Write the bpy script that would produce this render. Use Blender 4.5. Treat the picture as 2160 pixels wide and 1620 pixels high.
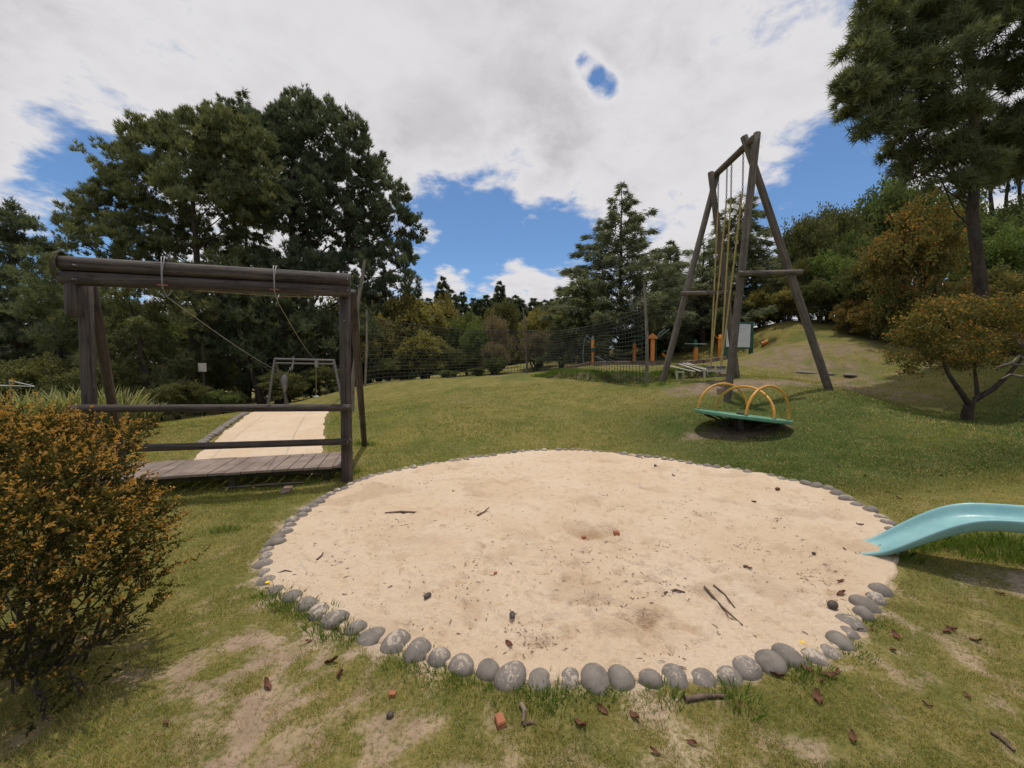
import bpy, math, random
import numpy as np
from mathutils import Vector

for o in list(bpy.data.objects):
    bpy.data.objects.remove(o)
scene = bpy.context.scene
R = math.radians

# ------------------------------------------------------------------ camera
CAM_H = 1.5
FPX = 850.0                      # focal length in pixels of a 2160 wide picture
PITCH = math.atan(30 / FPX)      # looking slightly down
cam_d = bpy.data.cameras.new('camera')
cam_d.sensor_width = 36
cam_d.lens = 36 * FPX / 2160
cam_d.clip_start = 0.05
cam_d.clip_end = 3000
cam = bpy.data.objects.new('camera', cam_d)
scene.collection.objects.link(cam)
cam.location = (0, 0, CAM_H)
cam.rotation_euler = (math.pi / 2 - PITCH, 0, 0)
scene.camera = cam

# ------------------------------------------------------------------ light
SUN_EL, SUN_AZ = 83, 15          # azimuth: degrees to the right of straight ahead
scene.view_settings.view_transform = 'Standard'
scene.view_settings.look = 'None'
scene.view_settings.exposure = 0.0
scene.view_settings.gamma = 1
scene.render.engine = 'CYCLES'
sun_d = bpy.data.lights.new('sun', 'SUN')
sun_d.energy = 2.7
sun_d.angle = R(0.6)
sun_d.color = (1.0, 0.93, 0.83)
sun = bpy.data.objects.new('sun', sun_d)
scene.collection.objects.link(sun)
sdir = Vector((math.cos(R(SUN_EL)) * math.sin(R(SUN_AZ)), math.cos(R(SUN_EL)) * math.cos(R(SUN_AZ)), math.sin(R(SUN_EL))))
sun.rotation_euler = sdir.to_track_quat('Z', 'Y').to_euler()
sun.location = (0, 0, 30)


def pix_dir(px, py):
    u = (px - 1080) / FPX
    v = (810 - py) / FPX
    c, s = math.cos(PITCH), math.sin(PITCH)
    return np.array([u, c + v * s, v * c - s])


def P(px, py, d):
    r = pix_dir(px, py)
    return np.array([0, 0, CAM_H]) + r * (d / r[1])


class NT:
    """small node-tree helper"""
    def __init__(self, tree):
        self.t = tree
        tree.nodes.clear()

    def n(self, typ, **kw):
        nd = self.t.nodes.new(typ)
        for k, v in kw.items():
            setattr(nd, k, v)
        return nd

    def link(self, a, b):
        self.t.links.new(a, b)

    def setin(self, sock, v):
        if isinstance(v, bpy.types.NodeSocket):
            self.link(v, sock)
        elif v is not None:
            sock.default_value = v

    def math(self, op, a, b=None, c=None, clamp=False):
        nd = self.n('ShaderNodeMath', operation=op, use_clamp=clamp)
        self.setin(nd.inputs[0], a)
        self.setin(nd.inputs[1], b)
        self.setin(nd.inputs[2], c)
        return nd.outputs[0]

    def vmath(self, op, a, b=None):
        nd = self.n('ShaderNodeVectorMath', operation=op)
        self.setin(nd.inputs[0], a)
        self.setin(nd.inputs[1], b)
        return nd

    def noise(self, vec, scale, detail=4, rough=0.55, dist=0.0):
        nd = self.n('ShaderNodeTexNoise')
        if vec is not None:
            self.link(vec, nd.inputs['Vector'])
        nd.inputs['Scale'].default_value = scale
        nd.inputs['Detail'].default_value = detail
        nd.inputs['Roughness'].default_value = rough
        nd.inputs['Distortion'].default_value = dist
        return nd

    def smooth(self, v, lo, hi, a=0.0, b=1.0):
        nd = self.n('ShaderNodeMapRange', interpolation_type='SMOOTHSTEP')
        self.setin(nd.inputs[0], v)
        for i, x in enumerate((lo, hi, a, b)):
            nd.inputs[i + 1].default_value = x
        return nd.outputs[0]

    def mix(self, f, a, b, blend='MIX'):
        nd = self.n('ShaderNodeMix', data_type='RGBA', blend_type=blend)
        self.setin(nd.inputs[0], f)
        for s, v in ((nd.inputs[6], a), (nd.inputs[7], b)):
            if isinstance(v, tuple) and len(v) == 3:
                v = (*v, 1)
            self.setin(s, v)
        return nd.outputs[2]


# ------------------------------------------------------------------ sky
world = bpy.data.worlds.new('World')
scene.world = world
world.use_nodes = True
w = NT(world.node_tree)
out = w.n('ShaderNodeOutputWorld')
bg = w.n('ShaderNodeBackground')
bg.inputs['Strength'].default_value = 0.15
w.link(bg.outputs[0], out.inputs[0])
sky = w.n('ShaderNodeTexSky', sky_type='NISHITA')
sky.sun_disc = False
sky.sun_elevation = R(SUN_EL)
sky.sun_rotation = R(SUN_AZ)
sky.altitude = 1200
sky.air_density = 1.0
sky.dust_density = 1.2
sky.ozone_density = 1.5
tc = w.n('ShaderNodeTexCoord')
D = tc.outputs['Generated']
sep = w.n('ShaderNodeSeparateXYZ')
w.link(D, sep.inputs[0])
zc = w.math('ADD', w.math('MAXIMUM', sep.outputs[2], 0.0), 0.22)
comb = w.n('ShaderNodeCombineXYZ')
w.link(w.math('DIVIDE', sep.outputs[0], zc), comb.inputs[0])
w.link(w.math('DIVIDE', sep.outputs[1], zc), comb.inputs[1])
PL = comb.outputs[0]
n1 = w.noise(PL, 1.7, 7, 0.58, 0.35)
n2 = w.noise(PL, 4.6, 6, 0.6, 0.2)
cov = w.math('ADD', w.math('MULTIPLY', n1.outputs['Fac'], 1.5), w.math('MULTIPLY', n2.outputs['Fac'], 1.5))
n4 = w.noise(PL, 13.0, 6, 0.65, 0.4)
cov = w.math('ADD', cov, w.math('MULTIPLY', n4.outputs['Fac'], 0.55))
cov = w.math('ADD', cov, -1.28)


def lobe(px, py, deg):
    """a soft round patch of the sky, wide as deg degrees"""
    v = pix_dir(px, py)
    v = v / np.linalg.norm(v)
    dt = w.vmath('DOT_PRODUCT', D, tuple(v)).outputs['Value']
    return w.smooth(dt, math.cos(R(deg)), 1.0)


# openings in the cloud deck (negative) and thicker cloud (positive)
for px, py, deg, s in [(940, 485, 12, -.6), (1080, 510, 12, -.5), (1190, 490, 8, -.4), (1275, 178, 2.3, -.46), (1240, 145, 2.4, -.46), (1215, 112, 2.0, -.28),
                       (1110, 335, 3.6, -.3), (200, 330, 9, -.5), (110, 460, 8, -.5), (1700, 400, 9, -.55), (1790, 330, 6, -.35), (1420, 470, 5, -.3),
                       (700, 80, 36, .42), (1500, 160, 26, .36), (1080, 250, 12, .2), (1080, 615, 6, .6), (960, 585, 3.5, .4), (1180, 595, 5, .5), (1450, 590, 7, .4), (40, 270, 9, .3), (40, 400, 6, .35), (1150, 400, 5, .3), (1300, 420, 6, .25), (870, 280, 9, .25)]:
    cov = w.math('ADD', cov, w.math('MULTIPLY', lobe(px, py, deg), s))
mask = w.smooth(cov, 0.18, 0.62)
# cloud body: bright tops, greyer thick parts
n3 = w.noise(PL, 1.05, 5, 0.5, 0.3)
thick = w.smooth(cov, 0.5, 1.5)
shade = w.math('MULTIPLY', thick, w.smooth(n3.outputs['Fac'], 0.34, 0.62))
cl = w.mix(shade, (5.0, 4.9, 5.0), (3.2, 3.1, 3.22))
skyc = w.mix(1.0, sky.outputs[0], (.6, .76, .88), 'MULTIPLY')
col = w.mix(mask, skyc, cl)
w.link(col, bg.inputs['Color'])


# ------------------------------------------------------------------ numpy noise
def _hash(ix, iy, seed):
    h = (ix.astype(np.int64) * 374761393 + iy.astype(np.int64) * 668265263 + seed * 1442695041) & 0xffffffff
    h = ((h ^ (h >> 13)) * 1274126177) & 0xffffffff
    return ((h ^ (h >> 16)) & 0xffff) / 65535.0


def vnoise(x, y, seed=0):
    ix, iy = np.floor(x), np.floor(y)
    fx, fy = x - ix, y - iy
    fx = fx * fx * (3 - 2 * fx)
    fy = fy * fy * (3 - 2 * fy)
    a = _hash(ix, iy, seed)
    b = _hash(ix + 1, iy, seed)
    c = _hash(ix, iy + 1, seed)
    d = _hash(ix + 1, iy + 1, seed)
    return (a * (1 - fx) + b * fx) * (1 - fy) + (c * (1 - fx) + d * fx) * fy


def fbm(x, y, f=1.0, oct=4, seed=0):
    s, a, t = 0, 1.0, 0
    for o in range(oct):
        s = s + a * vnoise(x * f, y * f, seed + o)
        t += a
        a *= .5
        f *= 2.03
    return s / t


def sstep(x, a, b):
    t = np.clip((x - a) / (b - a), 0, 1)
    return t * t * (3 - 2 * t)


# ------------------------------------------------------------------ terrain height
BANK = np.array([P(1130, 790, 17.0)[:2], P(1200, 790, 15.8)[:2], P(1300, 800, 14.0)[:2], P(1400, 800, 12.7)[:2], P(1490, 800, 12.4)[:2], P(1560, 800, 12.6)[:2]])


def bank_dist(x, y):
    """signed distance behind the bank line and position along it"""
    best = np.full(np.shape(x), 1e9)
    sd = np.zeros(np.shape(x))
    al = np.zeros(np.shape(x))
    for i in range(len(BANK) - 1):
        a, b = BANK[i], BANK[i + 1]
        ab = b - a
        L = np.hypot(*ab)
        t = ((x - a[0]) * ab[0] + (y - a[1]) * ab[1]) / L ** 2
        tcl = np.clip(t, 0, 1)
        dx, dy = x - a[0] - ab[0] * tcl, y - a[1] - ab[1] * tcl
        dd = np.hypot(dx, dy)
        s = np.sign(ab[0] * (y - a[1]) - ab[1] * (x - a[0]))
        m = dd < best
        best = np.where(m, dd, best)
        sd = np.where(m, s * dd, sd)
        al = np.where(m, i + tcl, al)
    return sd, al / (len(BANK) - 1)


def bank_step(x, y):
    sd, al = bank_dist(x, y)
    tap = sstep(al, 0, .15) * (1 - sstep(al, .82, 1.0))
    wob = (fbm(x, y, 2.2, 3, 91) - .5) * .35
    return .26 * tap * sstep(sd + wob, -.12, .16) * (1 - sstep(sd, 1.5, 6))


_cp = [(-3, .5, 0), (0, .5, 0), (3, .5, 0), (-4.5, 3, 0), (-2, 4, 0), (3.3, 4, .02), (5, 3, .08), (0, 7.3, .02), (-2, 6.6, 0.02), (2.2, 6.4, .05),
       (0, 4, 0), (-5, 4.5, -.05), (-3.6, 5.0, -.06), (0, -8, 0), (-12, -6, 0), (12, -6, .4), (-9, 8, -.1), (-14, 14, -.6), (-16, 24, -.9), (-30, 30, -1.5), (-60, 60, -4),
       (0, 60, 2), (60, 60, 9), (30, 25, 6), (0, 200, 3), (-200, 200, -6), (200, 200, 14), (200, -100, 4), (-200, -100, -2), (10, 5, .8), (14, 10, 1.9)]
_px = [(695, 950, 7.4), (400, 962, 7.1), (700, 866, 14), (530, 869, 13.6), (640, 868, 15.6), (520, 874, 14), (300, 912, 9.5), (770, 812, 18), (1000, 802, 17),
       (1110, 787, 22), (1365, 812, 12.4), (1560, 906, 7.8), (1533, 846, 9.6), (1757, 822, 9.6), (1393, 806, 11.6), (1557, 797, 11.6), (1250, 772, 19),
       (1467, 764, 20), (1580, 764, 19), (1650, 684, 20), (1740, 694, 18.5), (1900, 724, 15.8), (1620, 735, 17.5), (1750, 755, 14.5), (2160, 765, 14), (2042, 887, 8.8), (2150, 905, 7.8), (900, 870, 10.5), (1150, 868, 10.5), (1300, 900, 9), (1850, 800, 12.5),
       (1310, 752, 24), (750, 900, 9.2)]
_c = np.array(_cp + [tuple(P(*q)) for q in _px], float)
_zz = _c[:, 2] - bank_step(_c[:, 0], _c[:, 1])


def _phi(r2):
    return np.sqrt(r2 + .8)


_n = len(_c)
_A = np.zeros((_n + 3, _n + 3))
_A[:_n, :_n] = _phi((_c[:, None, 0] - _c[None, :, 0]) ** 2 + (_c[:, None, 1] - _c[None, :, 1]) ** 2) - np.eye(_n) * .02
_A[:_n, _n:] = np.c_[np.ones(_n), _c[:, :2]]
_A[_n:, :_n] = _A[:_n, _n:].T
_wt = np.linalg.solve(_A, np.r_[_zz, 0, 0, 0])


def height(x, y):
    x, y = np.atleast_1d(np.asarray(x, float)), np.atleast_1d(np.asarray(y, float))
    sh = x.shape
    x, y = x.ravel(), y.ravel()
    z = _wt[_n] + _wt[_n + 1] * x + _wt[_n + 2] * y
    for i in range(_n):
        z = z + _wt[i] * _phi((x - _c[i, 0]) ** 2 + (y - _c[i, 1]) ** 2)
    z = z + bank_step(x, y) + (fbm(x, y, 1.3, 3, 5) - .5) * .05 + (fbm(x, y, 7, 2, 9) - .5) * .018
    return z.reshape(sh)


def hz(x, y):
    return float(height(x, y)[0])


def G(px, py):
    """the ground point seen at a pixel of the photograph"""
    r = pix_dir(px, py)
    o = np.array([0, 0, CAM_H])
    ts = np.geomspace(1.0, 120, 900)
    pts = o + r * ts[:, None]
    h = height(pts[:, 0], pts[:, 1])
    k = np.argmax(pts[:, 2] < h)
    if pts[k, 2] >= h[k]:
        k = 899
    a, b = ts[k - 1], ts[k]
    for _ in range(20):
        m = (a + b) / 2
        q = o + r * m
        if q[2] < hz(q[0], q[1]):
            b = m
        else:
            a = m
    q = o + r * b
    return np.array([q[0], q[1], hz(q[0], q[1])])


# ------------------------------------------------------------------ mesh helpers
COL = scene.collection
ORIG = {}


def mesh_np(name, verts, faces, cols=None, smooth=False):
    """faces: (m,k) array, one k for all"""
    verts = np.asarray(verts, np.float32)
    faces = np.asarray(faces, np.int32)
    me = bpy.data.meshes.new(name)
    m, k = faces.shape
    me.vertices.add(len(verts))
    me.vertices.foreach_set('co', verts.ravel())
    me.loops.add(m * k)
    me.loops.foreach_set('vertex_index', faces.ravel())
    me.polygons.add(m)
    me.polygons.foreach_set('loop_start', np.arange(0, m * k, k, dtype=np.int32))
    if smooth:
        me.polygons.foreach_set('use_smooth', np.ones(m, bool))
    me.update(calc_edges=True)
    if cols is not None:
        at = me.color_attributes.new('Col', 'FLOAT_COLOR', 'POINT')
        c4 = np.ones((len(verts), 4), np.float32)
        c4[:, :3] = cols
        at.data.foreach_set('color', c4.ravel())
    return me


def link(name, me, mat=None, parent=None, offset=None):
    o = bpy.data.objects.new(name, me)
    COL.objects.link(o)
    if mat is not None and me is not None:
        me.materials.append(mat)
    if parent is not None:
        o.parent = parent
        ORIG[o.name] = ORIG.get(parent.name, (0, 0, 0))
    return o


def tag(o, label=None, cat=None, group=None, kind=None):
    if label:
        o['label'] = label
    if cat:
        o['category'] = cat
    if group:
        o['group'] = group
    if kind:
        o['kind'] = kind
    return o


def thing(name, label, cat, loc, group=None):
    o = bpy.data.objects.new(name, None)
    COL.objects.link(o)
    o.empty_display_size = .2
    o.location = tuple(loc)
    ORIG[o.name] = tuple(float(v) for v in loc)
    return tag(o, label, cat, group)


def nrm(v):
    v = np.asarray(v, float)
    return v / (np.linalg.norm(v, axis=-1, keepdims=True) + 1e-12)


class MB:
    def __init__(self):
        self.v, self.f, self.s, self.uv = [], [], [], []

    def add(self, vs, fs, smooth=False, uv=None):
        o = len(self.v)
        self.uv += uv if uv is not None else [(float(p[0]) * .3, float(p[1]) * 3, float(p[2]) * 3) for p in vs]
        self.v += [tuple(map(float, p)) for p in vs]
        self.f += [tuple(i + o for i in f) for f in fs]
        self.s += [smooth] * len(fs)
        return self

    def tube(self, pts, rad, n=10, cap=True, closed=False, rough=0.0, seed=1):
        pts = [np.asarray(p, float) for p in pts]
        m = len(pts)
        if np.isscalar(rad):
            rad = [rad] * m
        rr = random.Random(seed)
        t0 = nrm(pts[1] - pts[0])
        up = np.array([0, 0, 1.0]) if abs(t0[2]) < .9 else np.array([1.0, 0, 0])
        a = nrm(np.cross(t0, up))
        rings = []
        for i in range(m):
            if closed:
                t = nrm(pts[(i + 1) % m] - pts[i - 1])
            else:
                t = nrm(pts[min(i + 1, m - 1)] - pts[max(i - 1, 0)])
            a = nrm(a - t * np.dot(a, t))
            b = np.cross(t, a)
            ring = []
            for k in range(n):
                th = 2 * math.pi * k / n
                q = rad[i] * (1 + rough * (rr.random() - .5))
                ring.append(pts[i] + (a * math.cos(th) + b * math.sin(th)) * q)
            rings.append(ring)
        vs = [p for r in rings for p in r]
        fs = []
        for i in range(m if closed else m - 1):
            j = (i + 1) % m
            for k in range(n):
                l = (k + 1) % n
                fs.append((i * n + k, i * n + l, j * n + l, j * n + k))
        sl_ = [0.0]
        for i in range(1, m):
            sl_.append(sl_[-1] + float(np.linalg.norm(pts[i] - pts[i - 1])))
        uv = [(sl_[i] + seed * 3.7, rad[i] * math.cos(6.2832 * k / n), rad[i] * math.sin(6.2832 * k / n)) for i in range(m) for k in range(n)]
        self.add(vs, fs, True, uv)
        if cap and not closed:
            self.add(rings[0], [tuple(range(n))[::-1]])
            self.add(rings[-1], [tuple(range(n))])
        return self

    def log(self, a, b, r, n=14, seed=1, bev=.012, r2=None):
        """a turned pole with chamfered ends"""
        a, b = np.asarray(a, float), np.asarray(b, float)
        r2 = r if r2 is None else r2
        t = nrm(b - a)
        L = np.linalg.norm(b - a)
        pts, rad = [a, a + t * bev], [r - bev, r]
        k = max(2, int(L / .5))
        for i in range(1, k):
            pts.append(a + (b - a) * i / k)
            rad.append((r + (r2 - r) * i / k) * (1 + .02 * math.sin(seed * 3.1 + i * 1.7)))
        pts += [b - t * bev, b]
        rad += [r2, r2 - bev]
        return self.tube(pts, rad, n, True, False, .015, seed)

    def box(self, c, sx, sy, sz, ux=(1, 0, 0), uz=(0, 0, 1), bev=0.0):
        c = np.asarray(c, float)
        ux = nrm(ux)
        uz = np.asarray(uz, float)
        uz = nrm(uz - ux * np.dot(uz, ux))
        uy = np.cross(uz, ux)
        hx, hy, h = sx / 2, sy / 2, sz / 2
        if bev <= 0:
            vs = [c + ux * hx * i + uy * hy * j + uz * h * k for k in (-1, 1) for j in (-1, 1) for i in (-1, 1)]
            fs = [(0, 2, 3, 1), (4, 5, 7, 6), (0, 1, 5, 4), (2, 6, 7, 3), (0, 4, 6, 2), (1, 3, 7, 5)]
            return self.add(vs, fs)
        vs, fs = [], []
        for lv, (zz, q) in enumerate(((-h, bev), (-h + bev, 0), (h - bev, 0), (h, bev))):
            for i, j in ((-1, -1), (1, -1), (1, 1), (-1, 1)):
                vs.append(c + ux * (hx - q) * i + uy * (hy - q) * j + uz * zz)
        for lv in range(3):
            for k in range(4):
                l = (k + 1) % 4
                fs.append((lv * 4 + k, lv * 4 + l, lv * 4 + 4 + l, lv * 4 + 4 + k))
        fs += [(3, 2, 1, 0), (12, 13, 14, 15)]
        return self.add(vs, fs)

    def build(self, name, mat, parent=None, label=None):
        off = np.array(ORIG.get(parent.name, (0, 0, 0))) if parent is not None else np.zeros(3)
        me = bpy.data.meshes.new(name)
        me.from_pydata([tuple(np.array(p) - off) for p in self.v], [], self.f)
        me.polygons.foreach_set('use_smooth', np.array(self.s, bool))
        at = me.attributes.new('grain', 'FLOAT_VECTOR', 'POINT')
        at.data.foreach_set('vector', np.array(self.uv, np.float32).ravel())
        me.update()
        o = link(name, me, mat, parent)
        if label:
            o['label'] = label
        return o


# ------------------------------------------------------------------ materials
def new_mat(name):
    m = bpy.data.materials.new(name)
    m.use_nodes = True
    t = NT(m.node_tree)
    o = t.n('ShaderNodeOutputMaterial')
    b = t.n('ShaderNodeBsdfPrincipled')
    t.link(b.outputs[0], o.inputs[0])
    return m, t, b, o


def bump(t, b, h, strength, dist=.02):
    bp = t.n('ShaderNodeBump')
    bp.inputs['Strength'].default_value = strength
    bp.inputs['Distance'].default_value = dist
    t.link(h, bp.inputs['Height'])
    t.link(bp.outputs[0], b.inputs['Normal'])


def mat_noise(name, c1, c2, scale=8, rough=.8, stretch=(1, 1, 1), c3=None, bstr=.3, spec=.3, metallic=0.0, wear=None):
    m, t, b, o = new_mat(name)
    tcn = t.n('ShaderNodeTexCoord')
    mp = t.n('ShaderNodeMapping')
    mp.inputs['Scale'].default_value = stretch
    t.link(tcn.outputs['Object'], mp.inputs[0])
    n = t.noise(mp.outputs[0], scale, 6, .6, .2)
    f = t.smooth(n.outputs['Fac'], .3, .7)
    c = t.mix(f, c1, c2)
    n2 = t.noise(tcn.outputs['Object'], scale * .23, 4, .6)
    if c3:
        c = t.mix(t.smooth(n2.outputs['Fac'], .5, .68), c, c3)
    if wear:
        n4 = t.noise(tcn.outputs['Object'], scale * 3.1, 5, .7)
        c = t.mix(t.smooth(n4.outputs['Fac'], .6, .66), c, wear)
    t.link(c, b.inputs['Base Color'])
    b.inputs['Roughness'].default_value = rough
    b.inputs['Specular IOR Level'].default_value = spec
    b.inputs['Metallic'].default_value = metallic
    n3 = t.noise(mp.outputs[0], scale * 3, 5, .65)
    bump(t, b, n3.outputs['Fac'], bstr, .01)
    return m


def mat_leaf(name, trans=.35, rough=.55, spec=.25, sat=.8, val=1.4):
    m, t, b, o = new_mat(name)
    at = t.n('ShaderNodeVertexColor', layer_name='Col')
    oi = t.n('ShaderNodeObjectInfo')
    hs = t.n('ShaderNodeHueSaturation')
    t.link(at.outputs[0], hs.inputs['Color'])
    hs.inputs['Saturation'].default_value = sat
    t.link(t.math('MULTIPLY_ADD', oi.outputs['Random'], .3, val), hs.inputs['Value'])
    t.link(t.math('MULTIPLY_ADD', oi.outputs['Random'], -.02, .51), hs.inputs['Hue'])
    t.link(hs.outputs[0], b.inputs['Base Color'])
    b.inputs['Roughness'].default_value = rough
    b.inputs['Specular IOR Level'].default_value = spec
    tr = t.n('ShaderNodeBsdfTranslucent')
    t.link(t.mix(1.0, hs.outputs[0], (1.25, 1.2, .6), 'MULTIPLY'), tr.inputs['Color'])
    mx = t.n('ShaderNodeMixShader')
    mx.inputs[0].default_value = trans
    t.link(b.outputs[0], mx.inputs[1])
    t.link(tr.outputs[0], mx.inputs[2])
    t.link(mx.outputs[0], o.inputs[0])
    return m


def mat_wood(name, c1, c2, c3, crack, rough=.75):
    m, t, b, o = new_mat(name)
    at = t.n('ShaderNodeAttribute', attribute_name='grain')
    oi = t.n('ShaderNodeObjectInfo')
    mp = t.n('ShaderNodeMapping')
    mp.inputs['Scale'].default_value = (1.3, 55, 55)
    t.link(at.outputs['Vector'], mp.inputs[0])
    cb = t.n('ShaderNodeCombineXYZ')
    t.link(t.math('MULTIPLY', oi.outputs['Random'], 50.0), cb.inputs[0])
    t.link(t.math('MULTIPLY', oi.outputs['Random'], 31.0), cb.inputs[1])
    off = t.vmath('ADD', mp.outputs[0], cb.outputs[0]).outputs[0]
    fine = t.noise(off, 2.2, 6, .65, .3)
    broad = t.noise(off, .45, 4, .6, .4)
    spl = t.noise(off, 1.1, 3, .5, .15)
    tcn = t.n('ShaderNodeTexCoord')
    blot = t.noise(tcn.outputs['Object'], 3.3, 5, .6)
    c = t.mix(t.smooth(fine.outputs['Fac'], .32, .68), c1, c2)
    c = t.mix(t.math('MULTIPLY', t.smooth(broad.outputs['Fac'], .45, .68), .8), c, c3)
    c = t.mix(t.math('MULTIPLY', t.smooth(blot.outputs['Fac'], .5, .7), .5), c, c1)
    cr = t.math('SUBTRACT', 1.0, t.smooth(t.math('ABSOLUTE', t.math('SUBTRACT', spl.outputs['Fac'], .5)), .004, .03))
    cr = t.math('MULTIPLY', cr, t.smooth(blot.outputs['Fac'], .42, .55))
    c = t.mix(cr, c, crack)
    t.link(c, b.inputs['Base Color'])
    b.inputs['Roughness'].default_value = rough
    b.inputs['Specular IOR Level'].default_value = .3
    bump(t, b, t.math('SUBTRACT', fine.outputs['Fac'], t.math('MULTIPLY', cr, 1.6)), .5, .008)
    return m


M = {}
M['log'] = mat_wood('dark_log', (.036, .026, .022), (.075, .057, .048), (.115, .094, .083), (.012, .009, .008), .6)
M['log_grey'] = mat_wood('weathered_log', (.09, .07, .054), (.16, .13, .105), (.2, .172, .146), (.03, .023, .018), .8)
M['plank'] = mat_wood('deck_plank', (.20, .15, .122), (.30, .23, .19), (.36, .285, .24), (.06, .045, .035), .8)
M['moss_wood'] = mat_noise('mossy_wood', (.035, .032, .02), (.065, .06, .035), 10, .9, (1, 1, 1), (.05, .065, .03), .4, .2)
M['bark'] = mat_noise('bark', (.035, .027, .022), (.085, .065, .052), 7, .95, (1, 1, .3), (.06, .055, .05), .8, .1)
M['bark_pale'] = mat_noise('pale_bark', (.09, .07, .055), (.2, .17, .14), 14, .95, (1, 1, .5), (.28, .25, .22), .6, .1)
M['pole'] = mat_wood('weathered_pole', (.13, .105, .08), (.24, .205, .165), (.29, .25, .2), (.05, .038, .028), .9)
M['rope_yellow'] = mat_noise('yellow_rope', (.36, .26, .09), (.47, .36, .15), 60, .85, (1, 1, 1), (.3, .2, .07), .3, .2)
M['rope_tan'] = mat_noise('tan_rope', (.16, .12, .07), (.27, .21, .13), 60, .9, (1, 1, 1), None, .3, .2)
M['cable'] = mat_noise('steel_cable', (.2, .2, .2), (.32, .32, .31), 60, .5, (1, 1, 1), None, .2, .4, .6)
M['steel'] = mat_noise('grey_steel', (.12, .112, .115), (.2, .19, .19), 20, .45, (1, 1, 1), (.16, .14, .13), .1, .4, .4)
M['dark_steel'] = mat_noise('dark_steel', (.02, .02, .022), (.05, .045, .042), 20, .5, (1, 1, 1), (.07, .04, .025), .1, .4)
M['chain'] = mat_noise('chain', (.08, .08, .08), (.16, .155, .15), 40, .5, (1, 1, 1), None, .1, .5, .6)
M['red_paint'] = mat_noise('red_paint', (.2, .06, .04), (.3, .09, .055), 30, .6, (1, 1, 1), None, .1, .4)
M['orange_paint'] = mat_noise('orange_paint', (.62, .2, .03), (.72, .26, .045), 14, .42, (1, 1, 1), (.5, .16, .03), .05, .4)
M['amber_paint'] = mat_noise('amber_paint', (.56, .26, .03), (.66, .33, .045), 10, .36, (1, 1, 1), (.42, .2, .05), .06, .45, 0, (.33, .2, .08))
M['green_paint'] = mat_noise('sea_green_paint', (.085, .24, .15), (.12, .3, .19), 9, .5, (1, 1, 1), (.16, .3, .2), .08, .35, 0, (.2, .25, .17))
M['dark_green'] = mat_noise('dark_green_paint', (.012, .075, .045), (.02, .1, .06), 12, .4, (1, 1, 1), None, .05, .4)
M['teal_paint'] = mat_noise('teal_grey_paint', (.2, .3, .3), (.3, .4, .39), 12, .45, (1, 1, 1), None, .05, .4)
M['white_board'] = mat_noise('white_board', (.62, .64, .66), (.7, .71, .72), 5, .45, (1, 1, 1), (.58, .6, .6), .02, .4)
M['print'] = mat_noise('grey_print', (.42, .45, .47), (.5, .52, .53), 20, .6, (1, 1, 1), None, .02, .3)
M['white_wood'] = mat_noise('weathered_white_wood', (.42, .38, .32), (.56, .52, .45), 12, .8, (1, 1, 1), (.3, .26, .2), .2, .2)
M['concrete'] = mat_noise('grey_rubber', (.13, .12, .11), (.2, .19, .17), 20, .9, (1, 1, 1), None, .3, .2)
M['timber'] = mat_noise('old_timber', (.16, .11, .085), (.26, .19, .15), 10, .9, (1, 1, 1), (.11, .08, .06), .5, .2)
M['brick'] = mat_noise('brick_red', (.3, .11, .06), (.4, .16, .085), 20, .9, (1, 1, 1), None, .4, .2)
M['twig'] = mat_noise('dry_twig', (.09, .06, .045), (.18, .13, .1), 30, .9, (1, 1, 1), None, .4, .1)
M['dry_leaf'] = mat_noise('dry_leaf', (.09, .035, .02), (.2, .085, .045), 25, .75, (1, 1, 1), (.06, .03, .022), .3, .3)
M['seed'] = mat_noise('brown_seed', (.055, .04, .036), (.1, .075, .065), 30, .6, (1, 1, 1), None, .3, .35)
M['soil'] = mat_noise('bank_soil', (.075, .055, .038), (.15, .115, .08), 6, .98, (1, 1, 1), (.06, .06, .03), .8, .1)
M['leaf'] = mat_leaf('foliage', .38, .7, .12, .93, 1.35)
M['needle'] = mat_leaf('needles', .34, .75, .1, .74, 1.9)
M['grass'] = mat_leaf('grass_blades', .35, .7, .1, 1.0, 1.25)
M['flower'] = mat_noise('yellow_flower', (.75, .5, .02), (.8, .58, .04), 30, .6, (1, 1, 1), None, .05, .3)

# slide plastic
m, t, b, o = new_mat('teal_fibreglass')
tcn = t.n('ShaderNodeTexCoord')
nz = t.noise(tcn.outputs['Object'], 5, 6, .6)
nz2 = t.noise(tcn.outputs['Object'], 45, 4, .6)
c = t.mix(t.smooth(nz.outputs['Fac'], .35, .7), (.20, .40, .42), (.255, .465, .475))
c = t.mix(t.smooth(nz2.outputs['Fac'], .62, .72), c, (.34, .5, .45))
t.link(c, b.inputs['Base Color'])
b.inputs['Roughness'].default_value = .38
b.inputs['Specular IOR Level'].default_value = .4
bump(t, b, nz2.outputs['Fac'], .06, .01)
nz3 = t.noise(tcn.outputs['Object'], 11, 7, .7, .5)
t.link(t.smooth(nz3.outputs['Fac'], .35, .7, .28, .6), b.inputs['Roughness'])
M['slide'] = m


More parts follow.
